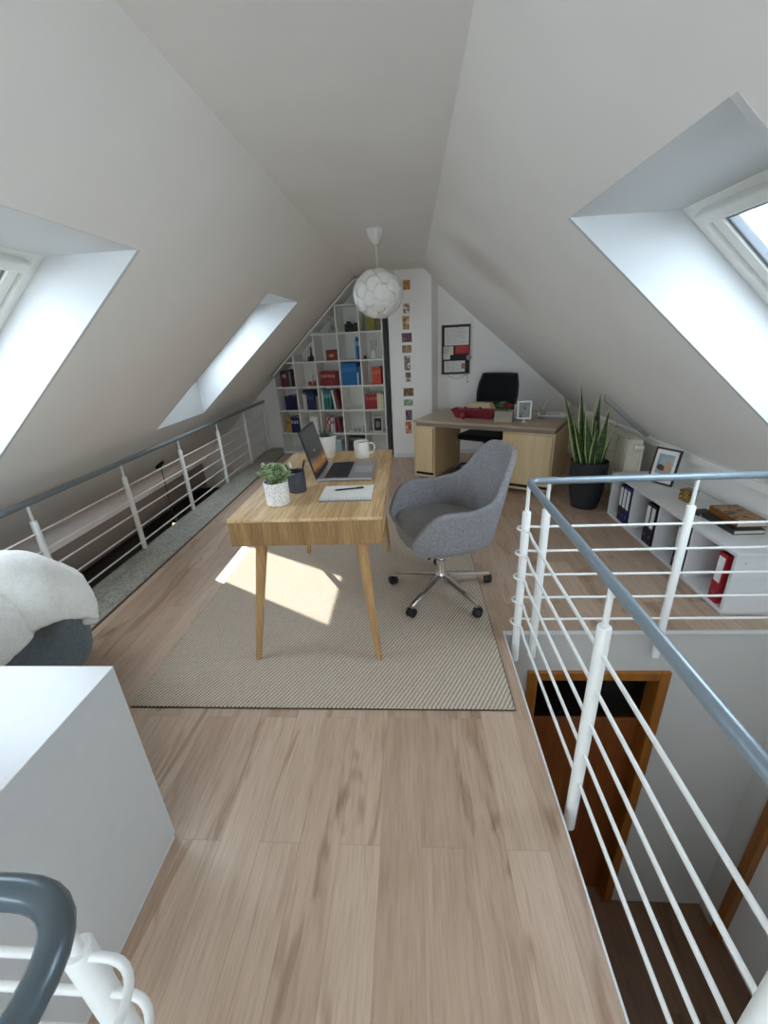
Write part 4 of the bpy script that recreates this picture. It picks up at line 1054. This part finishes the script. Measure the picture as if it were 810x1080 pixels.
MB().lathe([(0, 0), (.026, 0), (.03, .08), (.028, .08), (.023, .006), (0, .006)], seg=20).build('glass', M['clear'], t, 50)
MB().tube(catmull([(0, 0, .01), (.01, 0, .1), (.04, 0, .17), (.05, 0, .18)], 5), .003, 6).build('reed', plain('#d8d8c4', .6), t, 60); MB().tube([(-.005, .005, .01), (.012, .01, .15)], .0028, 6).build('reed', plain('#c9c9ad', .6), t, 60)
t = thing('laptop', 'closed silver laptop lying at the far right of rear desk', 'laptop', dl(1.275, .60, Z), -DA + .05)
MB().box((-.125, -.10, 0), (.125, .10, .010), .003).build('base', plain('#b7bcc2', .35, metal=.4), t); MB().box((-.125, -.10, .011), (.125, .10, .02), .003).build('lid', plain('#c8cdd3', .3, metal=.4), t)
for k, (w, d, lab) in enumerate(((.13, .10, 'white paper sheet on top of the closed laptop'),)):
    t = thing('paper_sheet', lab, 'paper', dl(1.255, .59, Z + .0205), -DA + .3)
    MB().box((-w, -d, 0), (w, d, .003)).build('sheet', M['paper'], t); MB().box((-w + .03, -d + .03, .003), (w - .05, d - .05, .0034)).build('print', plain('#b9bdc2', .7), t)

# ------------------------------------------------------------------ snake plant
PX, PY = 1.50, 3.555
t = thing('snake_plant', 'tall variegated snake plant in round black floor pot', 'plant', (PX, PY, 0))
MB().lathe([(0, 0), (.095, 0), (.108, .006), (.135, .14), (.148, .30), (.150, .415), (.144, .42), (.139, .41), (.136, .36), (0, .36)], seg=40).build('pot', plain('#23252a', .55, var=.08, name='pot_black'), t, 40)
MB().lathe([(0, .385), (.09, .383), (.1375, .37)], seg=24).build('soil', M['soil'], t)
def snake_mat(name, cen, edge):
    # green blade with banding; the margin is its own part
    m, nt, b = newmat(name); v = coords(nt, (1, 1, 5)); f = noise(nt, v, 14, 3)
    nt.links.new(ramp(nt, f, [(.35, cen), (.65, edge)]), b.inputs['Base Color']); b.inputs['Roughness'].default_value = .4; return m
sg = snake_mat('snake_green', '#23381f', '#4a6a3c'); sy_ = plain('#c5cc86', .45, var=.1, name='leaf_margin')
blades = [(-.09, .0, -.27, .0, .955, .062, .15), (-.045, .04, -.14, .03, 1.045, .070, .5), (-.01, -.05, -.10, -.06, .80, .060, -.2), (.03, .05, .035, .05, .955, .068, -.3), (.07, .0, .11, .0, .855, .066, .3),
 (.09, -.03, .16, -.05, .75, .056, .6), (.0, .0, -.03, -.02, .92, .066, .9), (-.06, -.05, -.20, -.06, .78, .058, .35), (.045, -.06, .06, -.08, .84, .060, -.15), (-.03, .06, -.06, .09, .88, .058, 1.2), (.03, -.01, .02, .03, .74, .058, .5), (-.075, .03, -.22, .05, .88, .056, .7), (.06, .03, .13, .06, .80, .058, .2), (.0, -.06, -.01, -.09, .70, .055, .1)]
for k, (x0, y0, x1, y1, zt, W, rot) in enumerate(blades):
    mb = MB(); mg = MB(); rows = []; n = 12
    for i in range(n + 1):
        u = i / n; c = Vector((x0 + (x1 - x0) * u ** 1.3, y0 + (y1 - y0) * u ** 1.3, .375 + (zt - .375) * u))
        w = 1.28 * W * (.55 + .45 * math.sin(PI * min(1, u * 1.25 + .1))) * (1 if u < .6 else max(.02, 1 - ((u - .6) / .4) ** 1.7))
        a = rot + .5 * u + .25 * math.sin(5 * u + k); d = Vector((math.cos(a), math.sin(a), 0)); q = Vector((-math.sin(a), math.cos(a), 0))
        rows.append((c, d, q, w))
    P = lambda row, s: row[0] + row[1] * (row[3] * .5 * s) + row[2] * (row[3] * .16 * s * s)
    vs = [[mb.bm.verts.new(P(r_, s)) for s in (-.78, -.4, 0, .4, .78)] for r_ in rows]
    for a_, b_ in zip(vs, vs[1:]):
        for j in range(4): mb.bm.faces.new((a_[j], a_[j + 1], b_[j + 1], b_[j]))
    for sgn in (-1, 1):
        vv = [[mg.bm.verts.new(P(r_, s * sgn)) for s in (.78, 1.0)] for r_ in rows]
        for a_, b_ in zip(vv, vv[1:]): mg.bm.faces.new((a_[0], a_[1], b_[1], b_[0]))
    l = mb.build('leaf', sg, t, 60, solid=.005, offset=0); mg.build('leaf_margin', sy_, l, 60, solid=.005, offset=0)

# ------------------------------------------------------------------ radiator
t = thing('radiator', 'cream panel radiator on knee wall behind snake plant', 'radiator', (1.79, 3.86, .12))
def corr():
    m, nt, b = newmat('radiator_front'); v = coords(nt); w = nd(nt, 'ShaderNodeTexWave', wave_type='BANDS', bands_direction='Y'); w.inputs['Scale'].default_value = 9; nt.links.new(v, w.inputs['Vector'])
    b.inputs['Base Color'].default_value = lin('#d3ccb8'); b.inputs['Roughness'].default_value = .45; bump(nt, b, w.outputs['Fac'], .8, .012); return m
MB().box((-.07, -.45, 0), (-.055, .45, .50), .006).build('front_panel', corr(), t)
MB().box((-.055, -.455, .005), (.045, .455, .495), .006).build('body', M['radiator'], t)
mb = MB()
for k in range(22): mb.box((-.045, -.43 + k * .04, .495), (.035, -.43 + k * .04 + .022, .502), .001)
mb.build('grille', M['radiator'], t)
MB().tube([(.03, -.455, .44), (.03, -.49, .44)], .012, 10).build('valve', M['chrome'], t, 40)
MB().lathe([(0, 0), (.024, 0), (.026, .01), (.024, .055), (.018, .06), (0, .06)], (0, 0, 0), 18, Matrix.Translation((.03, -.485, .44)) @ Matrix.Rotation(-PI / 2, 4, 'Y')).build('knob', plain('#e5dfd0', .4), t, 40)
MB().tube([(.03, -.485, .44), (.03, -.485, -.12)], .009, 10).build('pipe', M['radiator'], t, 40)

# ------------------------------------------------------------------ low shelf with folders
LX0, LX1, LY0, LY1, LH = 1.612, 1.985, 1.955, 3.345, .372
t = thing('low_shelf', 'long low white shelf unit with four open cells on knee wall', 'shelf', (LX0, LY0, 0))
d, L = LX1 - LX0, LY1 - LY0
MB().box((-.004, -.004, LH - .02), (d, L + .004, LH), .002).build('top_panel', M['white'], t)
MB().box((0, 0, .018), (d, L, .036), .001).build('bottom_panel', M['white'], t)
MB().box((.012, .01, 0), (d, L - .01, .018)).build('plinth', plain('#cfcfcb', .5), t)
CW = L / 4
for k in range(5): MB().box((.0, min(k * CW, L - .018) - (.0 if k in (0, 4) else .008), .036), (d, min(k * CW, L - .018) + (.018 if k in (0, 4) else .008), LH - .02), .001).build('side_panel' if k in (0, 4) else 'divider', M['white'], t)
MB().box((d - .006, .018, .036), (d, L - .018, LH - .02)).build('back_panel', M['white'], t)
MB().lathe([(0, 0), (.004, 0), (.004, .001), (0, .001)], (0, 0, 0), 10, Matrix.Translation((.05, -.0005, LH - .055)) @ Matrix.Rotation(PI / 2, 4, 'X')).build('cam_screw', plain('#8a8a88', .4), t)
_fold = {}
def folder(col, y, lab, w=.05, h=.290, lean=0):
    f = thing('ring_binder', lab, 'folder', (LX0 + .004, LY0 + y + .028, .0365), lean, 'ring binders in the low shelf')
    if (col, w) in _fold:
        for ch in _fold[(col, w)].children: c = ch.copy(); COL.objects.link(c); c.parent = f
        return f
    mb = MB(); mb.box((0, 0, 0), (.004, w, h), .001); mb.box((.004, 0, 0), (.285, .003, h), .001); mb.box((.004, w - .003, 0), (.285, w, h), .001)
    mb.build('cover', plain(col, .45, var=.06), f)
    MB().box((.012, .006, .008), (.26, w - .010, h - .03)).build('papers', M['paper'], f)
    MB().box((-.0012, w * .14, h * .42), (.0004, w * .86, h * .93)).build('spine_label', plain('#eef0f0', .6), f)
    mb = MB(); mb.lathe([(.008, 0), (.011, 0), (.011, .002), (.008, .002)], (0, 0, 0), 14, Matrix.Translation((-.002, w / 2, h * .2)) @ Matrix.Rotation(PI / 2, 4, 'Y'), True); mb.build('finger_hole', plain('#9a9a9a', .3, metal=.8), f, 40)
    _fold[(col, w)] = f
    return f
folder('#232a5c', 3 * CW + .012, 'navy binder with white label against divider in farthest cell', .052)
folder('#2a3066', 3 * CW + .067, 'blue binder with white label, middle of three, farthest cell', .050)
folder('#3d2028', 3 * CW + .121, 'dark maroon binder, farthest of three in farthest cell', .045)
folder('#1c1f2a', 2 * CW + .012, 'black binder with white label against divider, second cell from plant', .055)
folder('#20242f', 2 * CW + .070, 'dark binder with white label, farther of pair in second cell', .056)
folder('#17181c', 1 * CW + .012, 'black binder with white label, nearest to divider in third cell', .054)
folder('#1b1c22', 1 * CW + .069, 'narrow black binder beside another in third cell', .04)
folder('#a3202b', .034, 'red binder with white label in the nearest cell', .062)
Z = LH + .0005
t = thing('photo_frame', 'dark framed family photo with white mat leaning on knee wall', 'photo frame', (1.795, 3.036, Z), math.radians(-62))
X = Matrix.Rotation(-.17, 4, 'X'); w, h, f = .092, .26, .013
mb = MB()
for a, b in (((-w, 0), (-w + f, h)), ((w - f, 0), (w, h)), ((-w + f, 0), (w - f, f)), ((-w + f, h - f), (w - f, h))): mb.box((a[0], 0, a[1]), (b[0], .016, b[1]), .002, X)
mb.build('frame', plain('#33271f', .45), t)
MB().box((-w + f, .004, f), (w - f, .012, h - f), 0, X).build('mat', M['paper'], t)
def photo_people():
    m, nt, b = newmat('seaside_photo'); f = noise(nt, coords(nt), 30, 3)
    nt.links.new(ramp(nt, f, [(.35, '#7fa0ae'), (.5, '#a9bcc0'), (.65, '#8f9f9a')]), b.inputs['Base Color']); b.inputs['Roughness'].default_value = .3; return m
MB().box((-w + f + .022, .0032, f + .06), (w - f - .022, .0042, h - f - .03), 0, X).build('photo', photo_people(), t)
mb = MB(); mb.ball((-.030, .003, .12), .022, 2, (1, .05, 1)); mb.ball((-.010, .003, .115), .02, 2, (1, .05, 1)); mb.bm.transform(X); mb.build('dark_heads', plain('#5a3d2c', .5), t, 60)
mb = MB(); mb.ball((.026, .003, .15), .022, 2, (1, .05, 1.1)); mb.ball((.024, .003, .11), .027, 2, (1, .05, 1.2)); mb.bm.transform(X); mb.build('fair_head', plain('#c99f80', .5), t, 60)
t = thing('gold_box', 'small gold woven box on the low white shelf', 'box', (1.80, 2.70, Z), .25)
gm_, nt, b = newmat('gold_weave'); vo = nd(nt, 'ShaderNodeTexVoronoi'); vo.inputs['Scale'].default_value = 75; nt.links.new(coords(nt), vo.inputs['Vector'])
nt.links.new(ramp(nt, vo.outputs['Distance'], [(.1, '#d6b46a'), (.5, '#8a6a2c'), (.8, '#5a4418')]), b.inputs['Base Color']); b.inputs['Roughness'].default_value = .4; b.inputs['Metallic'].default_value = .4; bump(nt, b, vo.outputs['Distance'], .8, .004)
MB().box((-.037, -.037, 0), (.037, .037, .055), .006).build('body', gm_, t); MB().box((-.039, -.039, .056), (.039, .039, .074), .006).build('lid', gm_, t)
def flat_book(lab, x, y, z, w, l, h, rz, col, pic=None):
    t = thing('book', lab, 'book', (x, y, z), rz, 'books lying on the low shelf')
    cm = plain(col, .5)
    mb = MB(); mb.box((-w / 2, -l / 2, 0), (w / 2, l / 2, .003)); mb.box((-w / 2, -l / 2, h - .003), (w / 2, l / 2, h)); mb.box((-w / 2, -l / 2, .003), (-w / 2 + .003, l / 2, h - .003)); mb.build('cover', cm, t)
    MB().box((-w / 2 + .003, -l / 2 + .005, .003), (w / 2 - .005, l / 2 - .005, h - .003)).build('pages', plain('#d9d2c4', .8), t)
    if pic: MB().box((-w / 2 + .004, -l / 2 + .004, h), (w / 2 - .004, l / 2 - .004, h + .0006)).build('cover_print', pic, t)
flat_book('dark hardback book lying lowest in the pile on low shelf', 1.81, 2.30, Z, .165, .26, .026, .02, '#22261f')
flat_book('thick illustrated brown book on top of the dark hardback', 1.845, 2.325, Z + .0268, .155, .24, .038, -.02, '#7a4a25', picture('brown_cover', ['#5a3a22', '#b9895a', '#3a2a22'], 22, 3))
flat_book('thin black book sticking out behind the pile on low shelf', 1.755, 2.475, Z, .10, .07, .014, .15, '#1a1b1d')

# ------------------------------------------------------------------ what shows below, through the left railing
t = thing('pendant_lamp', 'small black bare-bulb pendant hanging beyond the left railing', 'lamp', (-2.75, 4.29, .30))
MB().lathe([(0, 0), (.055, 0), (.055, .018), (0, .018)], (0, 0, 0), 24, Matrix.Rotation(-math.atan(T), 4, 'Y')).build('canopy', M['black'], t, 40)
MB().tube([(0, 0, .0), (0, 0, -.60)], .004, 8).build('cord', M['black'], t)
MB().lathe([(0, -.575), (.014, -.58), (.03, -.605), (.03, -.67), (.026, -.675), (0, -.675)], seg=18).build('socket', M['black'], t, 40)
mb = MB().ball((0, 0, -.707), .034, 3, (1, 1, 1.1)); mb.build('bulb', emit('warm_bulb', '#ffd9a0', 3.5), t, 60)
t = thing('sideboard', 'long black-brown cupboard on the storey below left slope', 'cupboard', (-3.19, 3.6, -2.4))
MB().box((-.22, -3.4, .06), (.22, 2.6, 1.80), .006).build('body', plain('#17130f', .6), t); MB().box((-.20, -3.38, 0), (.20, 2.58, .06)).build('plinth', M['black'], t)
for k in range(6): MB().box((.22, -3.39 + k, .08), (.236, -3.39 + k + .985, 1.78), .003).build('door', plain('#1b1612', .55), t)
t = thing('sofa', 'dark sofa on the storey below left railing', 'sofa', (-2.45, 3.2, -2.4))
MB().box((-.35, -1.0, .10), (.45, 1.0, .42), .05).build('seat', plain('#15161a', .9), t, 60); MB().box((-.35, -1.0, .42), (-.12, 1.0, .82), .06).build('backrest', plain('#15161a', .9), t, 60)
for s in (-1, 1): MB().box((-.35, s * 1.0 - .1, .10), (.45, s * 1.0 + .1, .62), .05).build('armrest', plain('#15161a', .9), t, 60)
for sx in (-.3, .4):
    for sy in (-.95, .95): MB().lathe([(0, 0), (.02, 0), (.025, .1), (0, .1)], (sx, sy, 0), 10).build('leg', M['black'], t)
# ------------------------------------------------------------------ camera, light, view
def setup():
    cam = bpy.data.cameras.new('camera'); co = bpy.data.objects.new('camera', cam); COL.objects.link(co)
    cam.sensor_width = 36; cam.sensor_fit = 'AUTO'; cam.lens = 442.776 / 1080 * 36; cam.clip_start = .02
    r = Vector((.997181, .056299, -.049596)); d = Vector((-.024408, -.381651, -.923984)); f = Vector((-.070948, .92259, -.379201))
    co.matrix_world = Matrix(((r.x, -d.x, -f.x, 0), (r.y, -d.y, -f.y, 0), (r.z, -d.z, -f.z, 1.45), (0, 0, 0, 1)))
    SC.camera = co
    w = bpy.data.worlds.new('sky'); SC.world = w; w.use_nodes = True
    bg = w.node_tree.nodes['Background']; bg.inputs['Color'].default_value = (.77, .895, 1.0, 1); bg.inputs['Strength'].default_value = WORLD
    s = bpy.data.lights.new('sun', 'SUN'); s.energy = SUN; s.angle = math.radians(.6); s.color = (1, .95, .86)
    so = bpy.data.objects.new('sun', s); COL.objects.link(so)
    so.rotation_euler = Vector((.587, -1.03, -1)).to_track_quat('-Z', 'Y').to_euler()
    for side, (y0, y1) in ((-1, HL[0]), (-1, HL[1]), (1, HR[0]), (-1, HL[2])):
        p = bpy.data.lights.new('sky_portal', 'AREA'); p.shape = 'RECTANGLE'; p.size = y1 - y0; p.size_y = (M1 - MT) * NR
        p.cycles.is_portal = True
        po = bpy.data.objects.new('sky_portal', p); COL.objects.link(po)
        c = Vector(slope_pt(side, (MT + M1) / 2, (y0 + y1) / 2, WOFF)); out = Vector((side * T, 0, 1)).normalized()
        dn = Vector((side, 0, -T)).normalized(); ax = dn.cross(out)
        c += out * .1
        po.matrix_world = Matrix(((ax.x, dn.x, out.x, c.x), (ax.y, dn.y, out.y, c.y), (ax.z, dn.z, out.z, c.z), (0, 0, 0, 1)))
    p = bpy.data.lights.new('sky_portal', 'AREA'); p.shape = 'RECTANGLE'; p.size = GW[1] - GW[0]; p.size_y = GW[3] - GW[2]; p.cycles.is_portal = True
    po = bpy.data.objects.new('sky_portal', p); COL.objects.link(po)
    po.location = ((GW[0] + GW[1]) / 2, YF - .12, (GW[2] + GW[3]) / 2); po.rotation_euler = (PI / 2, 0, 0)
    v = SC.view_settings; v.view_transform = 'Standard'; v.look = 'None'; v.gamma = 1; v.use_curve_mapping = False; v.exposure = EXPO
    SC.cycles.max_bounces = 12; SC.cycles.diffuse_bounces = 8; SC.cycles.transparent_max_bounces = 12
    SC.cycles.sample_clamp_indirect = 8
WORLD, SUN, EXPO = 6.2, 7.5, .62
setup()
